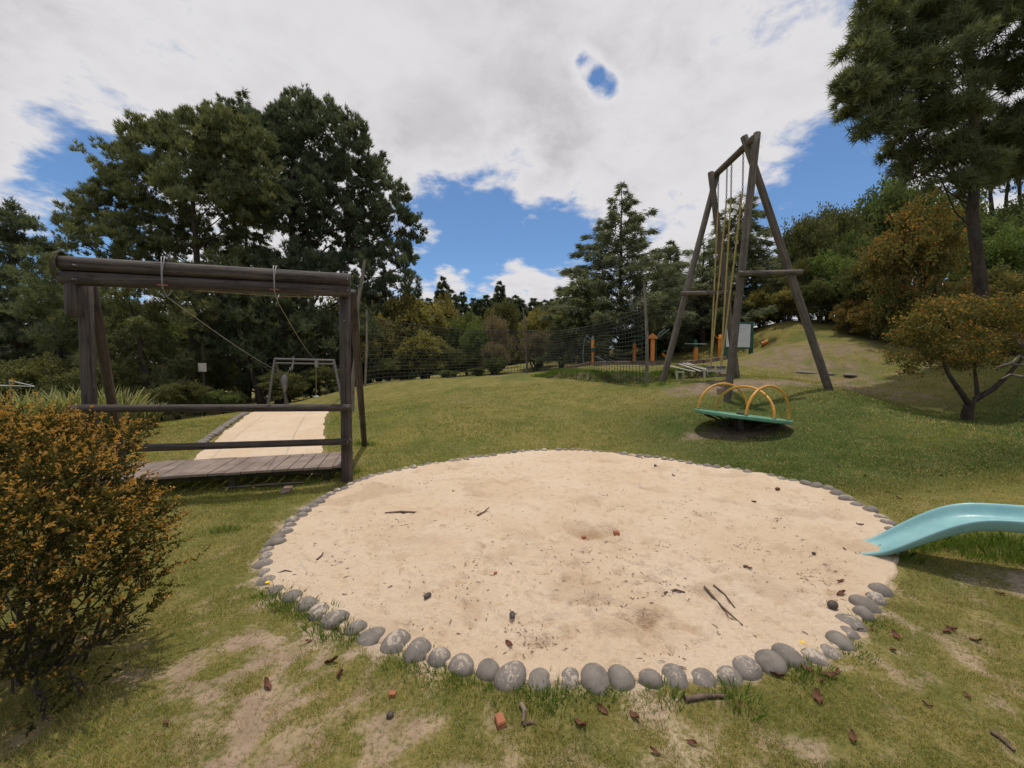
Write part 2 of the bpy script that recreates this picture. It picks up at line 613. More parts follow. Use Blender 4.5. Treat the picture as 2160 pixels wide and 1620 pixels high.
# border stones: grey andesite with pale sand lying on the upper faces
def stone_mat(name, lo, hi):
    m, t, b, o = new_mat(name)
    tcn = t.n('ShaderNodeTexCoord')
    oi = t.n('ShaderNodeObjectInfo')
    off = t.vmath('ADD', tcn.outputs['Object'], None)
    cb = t.n('ShaderNodeCombineXYZ')
    t.link(t.math('MULTIPLY', oi.outputs['Random'], 37.0), cb.inputs[0])
    t.link(t.math('MULTIPLY', oi.outputs['Random'], 11.0), cb.inputs[2])
    t.link(cb.outputs[0], off.inputs[1])
    v = off.outputs[0]
    a = t.noise(v, 14, 6, .65)
    bN = t.noise(v, 90, 3, .6)
    c = t.mix(t.smooth(a.outputs['Fac'], .3, .7), (.145, .124, .106), (.23, .197, .168))
    c = t.mix(t.smooth(bN.outputs['Fac'], .6, .75), c, (.22, .20, .185))
    c = t.mix(t.math('MULTIPLY', t.smooth(oi.outputs['Random'], .0, 1.0), .35), c, (.19, .165, .15))
    g = t.n('ShaderNodeNewGeometry')
    sp = t.n('ShaderNodeSeparateXYZ')
    t.link(g.outputs['Normal'], sp.inputs[0])
    d = t.noise(v, 24, 8, .78, .9)
    k = t.math('ADD', t.math('MULTIPLY', d.outputs['Fac'], 1.0), t.math('MULTIPLY', oi.outputs['Random'], .22))
    k = t.math('ADD', k, t.math('MULTIPLY', sp.outputs[2], .22))
    f = t.smooth(k, lo, hi)
    c = t.mix(f, c, (.47, .39, .305))
    t.link(c, b.inputs['Base Color'])
    b.inputs['Roughness'].default_value = .8
    b.inputs['Specular IOR Level'].default_value = .25
    bump(t, b, t.math('ADD', bN.outputs['Fac'], f), .35, .004)
    return m


M['stone'] = stone_mat('border_stone', .82, .97)
M['kerb_stone'] = stone_mat('kerb_stone', .98, 1.08)

# sand
m, t, b, o = new_mat('pale_sand')
tcn = t.n('ShaderNodeTexCoord')
v = tcn.outputs['Object']
a = t.noise(v, 1.1, 5, .6, .4)
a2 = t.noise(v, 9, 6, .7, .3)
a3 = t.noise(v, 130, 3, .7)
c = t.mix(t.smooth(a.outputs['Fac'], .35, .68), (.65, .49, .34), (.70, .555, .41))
c = t.mix(t.smooth(a2.outputs['Fac'], .52, .74), c, (.52, .37, .235))  # darker mottling in the sand colour stands in for small scuff and dimple shadows
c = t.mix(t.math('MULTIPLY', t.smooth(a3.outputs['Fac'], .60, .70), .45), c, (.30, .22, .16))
at = t.n('ShaderNodeVertexColor', layer_name='Col')
sc = t.n('ShaderNodeSeparateColor')
t.link(at.outputs[0], sc.inputs[0])
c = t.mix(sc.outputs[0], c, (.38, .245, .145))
t.link(c, b.inputs['Base Color'])
b.inputs['Roughness'].default_value = .95
b.inputs['Specular IOR Level'].default_value = .15
hh = t.math('ADD', t.math('MULTIPLY', a2.outputs['Fac'], 1.0), t.math('MULTIPLY', a3.outputs['Fac'], .25))
a4 = t.noise(v, 33, 5, .65, .3)
hh = t.math('ADD', hh, t.math('MULTIPLY', a4.outputs['Fac'], .7))
bump(t, b, hh, .9, .035)
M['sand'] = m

# lawn ground: R = grass, G = sandy tint, B = bare dark soil
m, t, b, o = new_mat('lawn_ground')
tcn = t.n('ShaderNodeTexCoord')
v = tcn.outputs['Object']
at = t.n('ShaderNodeVertexColor', layer_name='Col')
sc = t.n('ShaderNodeSeparateColor')
t.link(at.outputs[0], sc.inputs[0])
n1_ = t.noise(v, .55, 5, .6, .3)
n2_ = t.noise(v, 5.0, 6, .65, .3)
n3_ = t.noise(v, 38, 5, .7, .2)
n4_ = t.noise(v, 2.0, 6, .62, .3)
gcol = t.mix(t.smooth(n4_.outputs['Fac'], .35, .66), (.14, .138, .036), (.235, .19, .062))
gcol = t.mix(t.smooth(n2_.outputs['Fac'], .46, .7), gcol, (.245, .195, .07))
gcol = t.mix(t.smooth(n1_.outputs['Fac'], .52, .7), gcol, (.235, .185, .075))
n5_ = t.noise(v, .27, 4, .55, .5)
gcol = t.mix(t.math('MULTIPLY', t.smooth(n5_.outputs['Fac'], .46, .66), .65), gcol, (.07, .105, .026))
sx_ = t.n('ShaderNodeSeparateXYZ')
t.link(v, sx_.inputs[0])
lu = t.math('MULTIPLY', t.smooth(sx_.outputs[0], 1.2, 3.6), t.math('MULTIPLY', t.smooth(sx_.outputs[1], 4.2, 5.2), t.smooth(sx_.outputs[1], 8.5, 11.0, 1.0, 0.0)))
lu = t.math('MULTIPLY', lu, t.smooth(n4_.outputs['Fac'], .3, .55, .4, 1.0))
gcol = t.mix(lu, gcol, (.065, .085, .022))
gcol = t.mix(t.math('MULTIPLY', t.smooth(n3_.outputs['Fac'], .45, .68), .6), gcol, (.06, .075, .02))
dcol = t.mix(t.smooth(n2_.outputs['Fac'], .35, .65), (.30, .215, .148), (.42, .31, .215))
dcol = t.mix(t.math('MULTIPLY', t.smooth(n3_.outputs['Fac'], .5, .66), .6), dcol, (.17, .125, .08))
scol = t.mix(t.smooth(n2_.outputs['Fac'], .35, .65), (.52, .4, .285), (.57, .455, .345))
soil = t.mix(t.smooth(n2_.outputs['Fac'], .35, .65), (.13, .095, .07), (.20, .15, .11))
dcol = t.mix(sc.outputs[1], dcol, scol)
dcol = t.mix(sc.outputs[2], dcol, soil)
gm = t.math('ADD', sc.outputs[0], t.math('MULTIPLY', t.math('SUBTRACT', n3_.outputs['Fac'], .5), .9))
gm = t.math('ADD', gm, t.math('MULTIPLY', t.math('SUBTRACT', n2_.outputs['Fac'], .5), .7))
gf = t.smooth(gm, .22, .68)
t.link(t.mix(gf, dcol, gcol), b.inputs['Base Color'])
b.inputs['Roughness'].default_value = .97
b.inputs['Specular IOR Level'].default_value = .1
bump(t, b, t.math('ADD', n3_.outputs['Fac'], n2_.outputs['Fac']), .6, .03)
M['ground'] = m

# ------------------------------------------------------------------ sand pit outline
rim_px = [(1885, 1118), (1850, 1087), (1790, 1052), (1720, 1027), (1650, 1011), (1570, 995), (1480, 983), (1350, 963), (1240, 952), (1130, 951),
          (1000, 966), (880, 986), (780, 1007), (700, 1045), (640, 1085), (600, 1125), (570, 1165), (560, 1205), (580, 1243), (640, 1272), (690, 1303),
          (770, 1338), (850, 1368), (905, 1388), (960, 1406), (1015, 1412), (1075, 1430), (1133, 1440), (1195, 1437), (1265, 1434), (1325, 1434), (1390, 1436),
          (1455, 1430), (1520, 1428), (1575, 1411), (1630, 1403), (1690, 1392), (1740, 1375), (1772, 1352), (1803, 1312), (1835, 1275), (1862, 1235), (1890, 1180)]
rim = np.array([G(*q)[:2] for q in rim_px])
cen = rim.mean(0)
ang = np.arctan2(rim[:, 1] - cen[1], rim[:, 0] - cen[0])
rad = np.hypot(rim[:, 0] - cen[0], rim[:, 1] - cen[1])
od = np.argsort(ang)
ang, rad = ang[od], rad[od]
_th = np.linspace(-math.pi, math.pi, 721)
_rr = np.interp(_th, np.r_[ang - 2 * math.pi, ang, ang + 2 * math.pi], np.r_[rad, rad, rad])
k = np.ones(15) / 15
_rr = np.convolve(np.r_[_rr[-16:-1], _rr, _rr[1:16]], k, 'same')[15:-15]


def rim_r(th):
    return np.interp((np.asarray(th) + math.pi) % (2 * math.pi) - math.pi, _th, _rr)


def pit_s(x, y):
    """radius relative to the border: 1 on the stones"""
    dx, dy = x - cen[0], y - cen[1]
    return np.hypot(dx, dy) / rim_r(np.arctan2(dy, dx))


# sand path behind the platform
path_px = [((395, 963, 7.0), (693, 952, 7.0)), ((465, 915, 9.3), (693, 912, 9.3)), ((512, 885, 12.0), (697, 885, 12.0)), ((532, 868, 14.0), (700, 868, 14.0))]
path_edge = [(P(*a)[:2], P(*b)[:2]) for a, b in path_px]
a0, b0 = path_edge[0]
a1, b1 = path_edge[1]
path_edge = [(a0 + (a0 - a1) * .5, b0 + (b0 - b1) * .5)] + path_edge
_pa = np.array([p[0] for p in path_edge])
_pb = np.array([p[1] for p in path_edge])


def path_in(x, y):
    """>0 inside the path"""
    xa = np.interp(y, _pa[:, 1], _pa[:, 0])
    xb = np.interp(y, _pb[:, 1], _pb[:, 0])
    s = np.minimum(x - xa, xb - x)
    return np.where((y > _pa[0, 1]) & (y < _pa[-1, 1] + .1), s, -1)


MERRY = P(1560, 906, 7.8)
MERRY[2] = hz(MERRY[0], MERRY[1])
SLIDE_LIP = G(1828, 1160)


def grass_amount(x, y):
    near = 1 - sstep(np.hypot(x, y), 2.9, 4.6)
    g = .82 - .0 * near + (.62 - .2 * near) * (fbm(x, y, .9, 4, 21) - .5) + (.75 + .1 * near) * (fbm(x, y, 4.6, 4, 33) - .5) + .95 * near * (fbm(x, y, 13, 3, 34) - .5) + .1 * sstep(y, 3.5, 5)
    s = pit_s(x, y)
    # worn ground in front of the pit and towards the bush
    wear = np.exp(-((x + 1.15) / .75) ** 2 - ((y - 2.0) / .75) ** 2) * .26
    wear = wear + np.exp(-((x + .2) / 1.1) ** 2 - ((y - 1.5) / .38) ** 2) * .16
    wear = wear + np.exp(-((x - .55) / .35) ** 2 - ((y - 1.45) / .25) ** 2) * .3
    wear = wear + np.exp(-((x - 2.6) / .7) ** 2 - ((y - 2.15) / .5) ** 2) * .16
    wear = wear + np.exp(-((x - 3.9) / .9) ** 2 - ((y - 2.75) / .28) ** 2) * .75
    wear = wear + np.exp(-((s - 1.0) / .04) ** 2) * .3
    wear = wear + np.exp(-((x - MERRY[0] - .15) / 1.0) ** 2 - ((y - MERRY[1] + .1) / .5) ** 2) * .95
    wear = wear + np.exp(-((x - 5.9) / 2.2) ** 2 - ((y - 10.6) / .55) ** 2) * .75
    wear = wear + np.exp(-((x - 11) / 3.6) ** 2 - ((y - 14.5) / 3.0) ** 2) * .55
    wear = wear + np.exp(-((x - 9.5) / 2.0) ** 2 - ((y - 11.0) / 1.0) ** 2) * .38
    sd, al = bank_dist(x, y)
    bk = np.exp(-((sd - .02) / .22) ** 2) * sstep(al, .02, .15) * (1 - sstep(al, .85, 1))
    wear = wear + bk * 1.2
    sandy = np.clip(np.exp(-((s - 1.0) / .09) ** 2) * .8 + np.exp(-((x - 3.7) / .8) ** 2 - ((y - 2.8) / .4) ** 2) * .8
                    + np.exp(-((x - .55) / .4) ** 2 - ((y - 1.45) / .28) ** 2) * .8, 0, 1)
    soil = np.clip(bk * 1.4 + np.exp(-((x - MERRY[0]) / 1.6) ** 2 - ((y - MERRY[1]) / .9) ** 2) + sstep(y, 9.5, 10.2) * .7, 0, 1)
    return np.clip(g - wear, 0, 1), sandy, soil


# ------------------------------------------------------------------ ground
def axis(lo, hi, step, far, growth):
    a = list(np.arange(lo, hi + 1e-6, step))
    s = step
    while a[-1] < far[1]:
        s *= growth
        a.append(a[-1] + s)
    s = step
    while a[0] > far[0]:
        s *= growth
        a.insert(0, a[0] - s)
    return np.array(a)


gx = axis(-5.5, 7.5, .075, (-400, 400), 1.06)
gy = axis(.9, 9.5, .068, (-60, 500), 1.035)
X, Y = np.meshgrid(gx, gy)
Z = height(X, Y)
# the ground inside the pit and path lies a little below the sand
Z = Z - .14 * (1 - sstep(pit_s(X, Y), .93, .99)) - .03 * sstep(path_in(X, Y), .05, .25)
ga, gs, gb = grass_amount(X, Y)
nx, ny = len(gx), len(gy)
idx = np.arange(nx * ny).reshape(ny, nx)
F = np.stack([idx[:-1, :-1], idx[:-1, 1:], idx[1:, 1:], idx[1:, :-1]], -1).reshape(-1, 4)
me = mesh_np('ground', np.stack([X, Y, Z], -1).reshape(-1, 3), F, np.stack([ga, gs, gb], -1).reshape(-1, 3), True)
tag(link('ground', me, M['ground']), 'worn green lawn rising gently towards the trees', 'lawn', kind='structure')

# ------------------------------------------------------------------ sand
rng = np.random.default_rng(7)
NF = 340
fr = np.sqrt(rng.random(NF)) * .9
ft = rng.random(NF) * 2 * math.pi
FX = cen[0] + fr * rim_r(ft) * np.cos(ft)
FY = cen[1] + fr * rim_r(ft) * np.sin(ft)
FA = rng.random(NF) * math.pi
FD = rng.uniform(.012, .04, NF)
FL = rng.uniform(.06, .13, NF)
HOLE = G(1245, 1122)


def sand_z(x, y):
    z = .012 + (fbm(x, y, 1.2, 3, 51) - .5) * .05 + (fbm(x, y, 4.5, 4, 52) - .5) * .05 + (fbm(x, y, 14, 4, 53) - .5) * .046
    for i in range(NF):
        dx, dy = x - FX[i], y - FY[i]
        ca, sa = math.cos(FA[i]), math.sin(FA[i])
        q = ((dx * ca + dy * sa) / FL[i]) ** 2 + ((-dx * sa + dy * ca) / (FL[i] * .5)) ** 2
        z = z - FD[i] * np.exp(-q) * (1 - .9 * q * np.exp(-q * .3))
    dx, dy = x - HOLE[0], y - HOLE[1]
    q = (dx / .2) ** 2 + (dy / .16) ** 2
    z = z - .05 * np.exp(-q) + .03 * np.exp(-((q - 2.2) / 1.0) ** 2)
    return z


def surf(x, y):
    """top of sand or lawn"""
    s = float(pit_s(np.array([x]), np.array([y]))[0])
    h = hz(x, y)
    return h + (float(sand_z(np.array([x]), np.array([y]))[0]) if s < .96 else 0)


nr, nt = 170, 480
sr = np.linspace(0, 1, nr) ** .75
th = np.linspace(-math.pi, math.pi, nt, endpoint=False)
RR, TT = np.meshgrid(sr * 1.035, th, indexing='ij')
edge = 1.0 + .0 * TT
SX = cen[0] + RR * rim_r(TT) * edge * np.cos(TT)
SY = cen[1] + RR * rim_r(TT) * edge * np.sin(TT)
SZ = height(SX, SY) + sand_z(SX, SY) * (1 - sstep(RR, .9, .99)) + .016 * sstep(RR, .9, .97) - .07 * sstep(RR + (fbm(SX, SY, 6, 3, 58) - .5) * .03, 1.0, 1.03)
q = ((SX - HOLE[0]) / .22) ** 2 + ((SY - HOLE[1]) / .14) ** 2
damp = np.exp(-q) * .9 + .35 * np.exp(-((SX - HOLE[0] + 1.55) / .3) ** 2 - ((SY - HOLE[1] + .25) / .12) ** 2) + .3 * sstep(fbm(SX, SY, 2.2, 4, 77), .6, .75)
idx = np.arange(nr * nt).reshape(nr, nt)
F = np.stack([idx[:-1], idx[1:], np.roll(idx[1:], -1, 1), np.roll(idx[:-1], -1, 1)], -1).reshape(-1, 4)
F = F[nt:]
vv = np.stack([SX, SY, SZ], -1).reshape(-1, 3)
# close the centre with a fan of thin quads
fan = np.stack([np.zeros(nt, int), idx[1], np.roll(idx[1], -1), np.roll(idx[1], -1)], -1)
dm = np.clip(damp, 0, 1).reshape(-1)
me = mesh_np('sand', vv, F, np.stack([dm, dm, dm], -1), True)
import bmesh
bm = bmesh.new()
bm.from_mesh(me)
bm.verts.ensure_lookup_table()
bm.faces.new([bm.verts[i] for i in idx[1]])
bm.to_mesh(me)
bm.free()
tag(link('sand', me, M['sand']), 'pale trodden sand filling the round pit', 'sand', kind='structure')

# sand path
ys = np.linspace(_pa[0, 1], _pa[-1, 1], 60)
us = np.linspace(-.04, 1.03, 22)
PX, PY = [], []
for yv in ys:
    xa = np.interp(yv, _pa[:, 1], _pa[:, 0])
    xb = np.interp(yv, _pb[:, 1], _pb[:, 0])
    PX.append(xa + (xb - xa) * us)
    PY.append(np.full(len(us), yv))
PX, PY = np.array(PX), np.array(PY)
PX += (fbm(PX, PY, 1.1, 3, 61) - .5) * .3 * (np.abs(us - .5) * 2)[None, :]
PZ = height(PX, PY) + .025 - .05 * np.abs(us - .5)[None, :] ** 4 * 16 + (fbm(PX, PY, 3, 3, 62) - .5) * .04
idx = np.arange(PX.size).reshape(PX.shape)
F = np.stack([idx[:-1, :-1], idx[:-1, 1:], idx[1:, 1:], idx[1:, :-1]], -1).reshape(-1, 4)
z0 = np.zeros((PX.size, 3))
me = mesh_np('sand_path', np.stack([PX, PY, PZ], -1).reshape(-1, 3), F, z0, True)
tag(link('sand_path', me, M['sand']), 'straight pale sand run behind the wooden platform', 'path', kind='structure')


# ------------------------------------------------------------------ stones
def stone_mesh(seed, sx, sy, sz):
    bm = bmesh.new()
    bmesh.ops.create_icosphere(bm, subdivisions=3, radius=1)
    rr = random.Random(seed)
    ax = [(Vector((rr.gauss(0, 1), rr.gauss(0, 1), rr.gauss(0, 1))).normalized(), rr.uniform(-.15, .15)) for _ in range(6)]
    for v in bm.verts:
        p = v.co.copy()
        k = 1.0
        for a, s in ax:
            dd = p.dot(a)
            k += s * dd * abs(dd)
        # egg-like taper
        k *= 1 - .10 * p.y
        v.co = Vector((p.x * sx * k, p.y * sy * k, p.z * sz * k))
    me = bpy.data.meshes.new('stone')
    bm.to_mesh(me)
    bm.free()
    me.polygons.foreach_set('use_smooth', np.ones(len(me.polygons), bool))
    return me


rs = random.Random(4)
stone_meshes = []
for i in range(9):
    me = stone_mesh(i + 3, rs.uniform(.058, .072), rs.uniform(.06, .082), rs.uniform(.05, .064))
    me.materials.append(M['stone'])
    stone_meshes.append(me)
border = thing('stone_border', 'ring of rounded grey river stones edging the sand pit', 'border', (cen[0], cen[1], hz(*cen)))
per = []
a_ = -math.pi
gap_lo, gap_hi = sorted([math.atan2(*(G(1862, 1240)[:2] - cen)[::-1]), math.atan2(*(G(1880, 1128)[:2] - cen)[::-1])])
while a_ < math.pi - .01:
    rr_ = float(rim_r(a_))
    per.append(a_)
    a_ += rs.uniform(.125, .148) / rr_ * .98
for a_ in per:
    if gap_lo < a_ < gap_hi:
        continue
    rr_ = float(rim_r(a_)) * rs.uniform(.995, 1.012)
    x, y = cen[0] + rr_ * math.cos(a_), cen[1] + rr_ * math.sin(a_)
    s = bpy.data.objects.new('stone', rs.choice(stone_meshes))
    COL.objects.link(s)
    s.parent = border
    far = y > 5
    s.location = (x - ORIG[border.name][0], y - ORIG[border.name][1], hz(x, y) + rs.uniform(-.024, -.010) - (.006 if far else 0) - ORIG[border.name][2])
    s.rotation_euler = (rs.uniform(-.5, -.1), rs.uniform(-.15, .15), a_ - math.pi / 2 + rs.uniform(-.25, .25))
    k = rs.uniform(.96, 1.09)
    s.scale = (k * rs.uniform(.94, 1.06), k * rs.uniform(.88, 1.22), k * rs.uniform(.9, 1.1))

# dark kerb stones on the left edge of the path
kerb_mesh = []
for i in range(4):
    me = stone_mesh(i + 40, .1, .085, .055)
    me.materials.append(M['kerb_stone'])
    kerb_mesh.append(me)
kl = thing('path_kerb', 'row of dark stones along the left edge of the sand run', 'kerb', (_pa[1, 0], _pa[1, 1], hz(*_pa[1])))
yv = 8.0
while yv < 12.6:
    xv = float(np.interp(yv, _pa[:, 1], _pa[:, 0])) - .03 + rs.uniform(-.03, .03)
    s = bpy.data.objects.new('stone', rs.choice(kerb_mesh))
    COL.objects.link(s)
    s.parent = kl
    s.location = (xv - ORIG[kl.name][0], yv - ORIG[kl.name][1], hz(xv, yv) + .015 - ORIG[kl.name][2])
    s.rotation_euler = (rs.uniform(-.2, .2), rs.uniform(-.2, .2), rs.uniform(0, 6))
    yv += rs.uniform(.17, .23)

# earth bank clods
mb = []
clod_v, clod_f = [], []
rs2 = np.random.default_rng(12)
bmx = bmesh.new()
for i in range(170):
    al = rs2.uniform(.06, .9) * (len(BANK) - 1)
    k = int(al)
    p = BANK[k] + (BANK[k + 1] - BANK[k]) * (al - k)
    off = rs2.uniform(-.2, .06)
    p = p + np.array([0, off])
    zz = hz(p[0], p[1])
    r_ = rs2.uniform(.03, .075)
    mt = bmesh.ops.create_icosphere(bmx, subdivisions=2, radius=1)
    jit = rs2.normal(0, .3, (len(mt['verts']), 3))
    for v_, j in zip(mt['verts'], jit):
        v_.co = Vector((p[0] + (v_.co.x + j[0]) * r_ * 1.2, p[1] + (v_.co.y + j[1]) * r_ * .7, zz + (v_.co.z + j[2]) * r_ * .75))
me = bpy.data.meshes.new('earth_bank')
bmx.to_mesh(me)
bmx.free()
tag(link('earth_bank', me, M['soil']), 'low ragged bank of bare brown earth at the far edge of the lawn', 'bank', kind='structure')


# ------------------------------------------------------------------ foliage core
def rand_dirs(n, rng):
    return nrm(rng.normal(size=(n, 3)))


def leaves(C, Dr, n, length, width, spread, droop, jit, colA, colB, rng, tipcol=None, tipfrac=0.0, needle=False, tone=None):
    """n small faces round every clump centre C pointing along Dr"""
    m = len(C)
    c = np.repeat(C, n, 0)
    d = np.repeat(Dr, n, 0)
    d = nrm(d + spread * rng.normal(size=d.shape) + np.array([0, 0, -droop]))
    p = c + rng.normal(size=c.shape) * jit
    L = length * rng.uniform(.65, 1.25, (m * n, 1))
    W = width * rng.uniform(.7, 1.25, (m * n, 1))
    side = nrm(np.cross(d, rng.normal(size=d.shape)))
    tip = p + d * L
    tn = rng.random(m) if tone is None else tone
    f = np.clip(np.repeat(tn, n) * .75 + rng.random(m * n) * .35 - .05, 0, 1)[:, None]
    col = np.asarray(colA) * (1 - f) + np.asarray(colB) * f
    if tipcol is not None:
        sel = (rng.random(m * n) < np.repeat(np.broadcast_to(tipfrac, (m,)), n))[:, None]
        col = np.where(sel, np.asarray(tipcol) * rng.uniform(.7, 1.2, (m * n, 1)), col)
    if needle:
        V = np.stack([p - side * W * .5, p + side * W * .5, tip], 1)
        k = 3
    else:
        mid = p + d * L * .55
        V = np.stack([p, mid - side * W * .5, tip, mid + side * W * .5], 1)
        k = 4
    Fc = np.arange(m * n * k).reshape(-1, k)
    return V.reshape(-1, 3), Fc, np.repeat(col, k, 0)


def blob_clumps(blobs, per_area, rng, inner=.55, hole=.28, flat=1.0):
    """clump centres on and in a set of irregular masses (x,y,z,r)"""
    Cs, Ds, O = [], [], []
    for b in blobs:
        x, y, z, r = b[:4]
        fz = b[4] if len(b) > 4 else flat
        n = max(8, int(per_area * r * r))
        d = rand_dirs(n, rng)
        d[:, 2] = np.where(d[:, 2] < -.35, -d[:, 2] * .7, d[:, 2])
        d = nrm(d)
        ph = rng.uniform(0, 6, 6)
        lump = 1 + .16 * np.sin(d[:, 0] * 5 + ph[0]) + .16 * np.sin(d[:, 1] * 5 + ph[1] + d[:, 2] * 3) + .14 * np.sin(d[:, 2] * 7 + ph[2])
        rad_ = r * lump * (inner + (1.05 - inner) * rng.random(n) ** .45)
        gap = np.sin(d[:, 0] * 6 + ph[3]) * np.sin(d[:, 1] * 6 + ph[4]) * np.sin(d[:, 2] * 6 + ph[5])
        keep = (gap > -hole) | (rng.random(n) < .25)
        off = d * rad_[:, None]
        off[:, 2] *= fz
        Cs.append((np.array([x, y, z]) + off)[keep])
        Ds.append(d[keep])
        O.append((rad_ / r)[keep])
    return np.concatenate(Cs), np.concatenate(Ds), np.concatenate(O)


def limb_pts(a, b, rng, sag=.1, n=5, wob=.025):
    a, b = np.asarray(a, float), np.asarray(b, float)
    L = np.linalg.norm(b - a)
    pts = []
    for i in range(n + 1):
        t_ = i / n
        p = a + (b - a) * t_
        p = p + np.array([0, 0, sag * L * math.sin(math.pi * t_)]) + rng.normal(size=3) * L * wob * (0 < i < n)
        pts.append(p)
    return pts


def blob_tree(name, label, cat, base, blobs, trunk_r, pal, seed, per_area=60, nleaf=16, L=.3, W=.06, spread=.6, droop=0.0, jit=.12, needle=True, mat='needle',
              bark='bark', tip=None, tipfrac=0.0, hole=.28, group=None, trunk_top=None, limb_frac=1.0, flat=1.0, lean=(0, 0), inner=.45, rc=.5, ntuft=15, limb_k=.3):
    rng = np.random.default_rng(seed)
    base = np.asarray(base, float)
    t_ = thing(name, label, cat, base, group)
    top = max(blobs, key=lambda q: q[2])
    tp = np.array(trunk_top if trunk_top is not None else (top[0], top[1], top[2]), float)
    tr = MB()
    H = tp[2] - base[2]
    pts = limb_pts(base - np.array([0, 0, .3]), tp, rng, 0.0, 9, .007)
    rads = [trunk_r * (1.25 if i == 0 else 1 - .8 * i / 9) for i in range(10)]
    tr.tube(pts, rads, 10, True, False, .12, seed)
    lm = tr
    for bl in blobs:
        if rng.random() > limb_frac:
            continue
        q = np.array(bl[:3])
        hd = np.hypot(q[0] - base[0], q[1] - base[1])
        zz = np.clip(q[2] - hd * .55, base[2] + H * .12, base[2] + H * .93)
        k = (zz - base[2]) / H
        st = base + (tp - base) * k
        rr = max(.02, trunk_r * (1 - .8 * k) * limb_k)
        lm.tube(limb_pts(st, q, rng, .06, 5), [rr * (1 - .75 * i / 5) for i in range(6)], 6, False, False, .1, seed)
        for _ in range(3):
            e = q + rand_dirs(1, rng)[0] * bl[3] * .8
            lm.tube(limb_pts(q, e, rng, .05, 2), [rr * .3, rr * .2, rr * .1], 4, False)
    lm.build('trunk', M[bark], t_)
    C, Dd, O = blob_clumps(blobs, per_area, rng, inner, hole, flat)
    if rc > 0:
        # every clump is a small dome of needle tufts
        m_ = len(C)
        h_ = rand_dirs(m_ * ntuft, rng)
        h_[:, 2] = np.abs(h_[:, 2]) * 1.1 - .25
        h_ = nrm(h_)
        rr_c = np.repeat(rc * rng.uniform(.55, 1.35, m_), ntuft)[:, None]
        C = np.repeat(C, ntuft, 0) + h_ * rr_c * rng.uniform(.4, 1.0, (m_ * ntuft, 1)) * np.array([.85, .85, 1.15])
        Dd = nrm(np.repeat(Dd, ntuft, 0) * .45 + h_ * .6 + np.array([0, 0, .7]))
        O = np.repeat(O, ntuft)
        tone_ = np.clip(np.repeat(rng.random(m_), ntuft) * .8 + rng.random(m_ * ntuft) * .3 - .05, 0, 1)
    else:
        tone_ = None
    tf = tipfrac * np.clip((O - .6) / .4, 0, 1) * np.clip(.6 + Dd[:, 2], .1, 1.2) if tip is not None else 0
    Dd = nrm(Dd + np.array([0, 0, .25]))
    V, Fc, Cc = leaves(C, Dd, nleaf, L, W, spread, droop, jit, pal[0], pal[1], rng, tip, tf, needle, tone_)
    me = mesh_np('crown', V - base, Fc, Cc)
    link('crown', me, M[mat], t_)
    return t_


def pxblobs(lst, d, rng_seed=1, dj=.0):
    """masses read off the photograph: pixel, pixel, radius in pixels; distance d"""
    r_ = random.Random(rng_seed)
    out_ = []
    for q in lst:
        dd = d + (q[3] if len(q) > 3 else r_.uniform(-dj, dj))
        p = P(q[0], q[1], dd)
        out_.append((p[0], p[1], p[2], q[2] * dd / FPX))
    return out_


def ground_at(px, d):
    p = P(px, 780, d)
    return np.array([p[0], p[1], hz(p[0], p[1])])


# palettes (dark, light)
PINE_Y = ((.034, .050, .018), (.118, .13, .044))
PINE_D = ((.028, .042, .024), (.088, .106, .055))
DARK = ((.020, .030, .014), (.070, .085, .036))
OLIVE = ((.08, .08, .024), (.235, .2, .066))
CEDAR = ((.04, .056, .03), (.135, .15, .078))
GREENB = ((.045, .068, .02), (.13, .155, .05))
BROWNG = ((.08, .066, .04), (.2, .165, .105))
RUST = (.26, .12, .032)

# ---- big pines behind the platform
blob_tree('pine_tree', 'broad yellowish green pine behind the left half of the platform', 'pine tree', ground_at(405, 22),
          pxblobs([(320, 325, 52), (395, 320, 62), (290, 395, 70), (370, 400, 80), (250, 450, 62), (190, 468, 44), (160, 475, 28), (330, 480, 80), (430, 430, 80), (230, 530, 55),
                   (300, 560, 55), (200, 505, 42), (400, 520, 62), (450, 300, 50), (470, 370, 60), (170, 520, 30), (330, 288, 16), (300, 300, 16), (365, 280, 18), (410, 268, 18), (440, 252, 16), (470, 262, 18), (270, 330, 18), (240, 390, 20), (205, 430, 20), (345, 300, 30), (420, 300, 34), (260, 490, 40), (350, 540, 40), (150, 500, 22), (505, 290, 40), (535, 320, 42), (520, 370, 50), (505, 440, 48), (545, 430, 45), (430, 580, 42), (480, 560, 38), (350, 600, 38), (245, 590, 38)], 22, 1, 1.6),
          .3, PINE_Y, 11, 26, 12, .23, .045, .5, 0, .03, hole=.04, rc=.36, trunk_top=P(415, 330, 22))
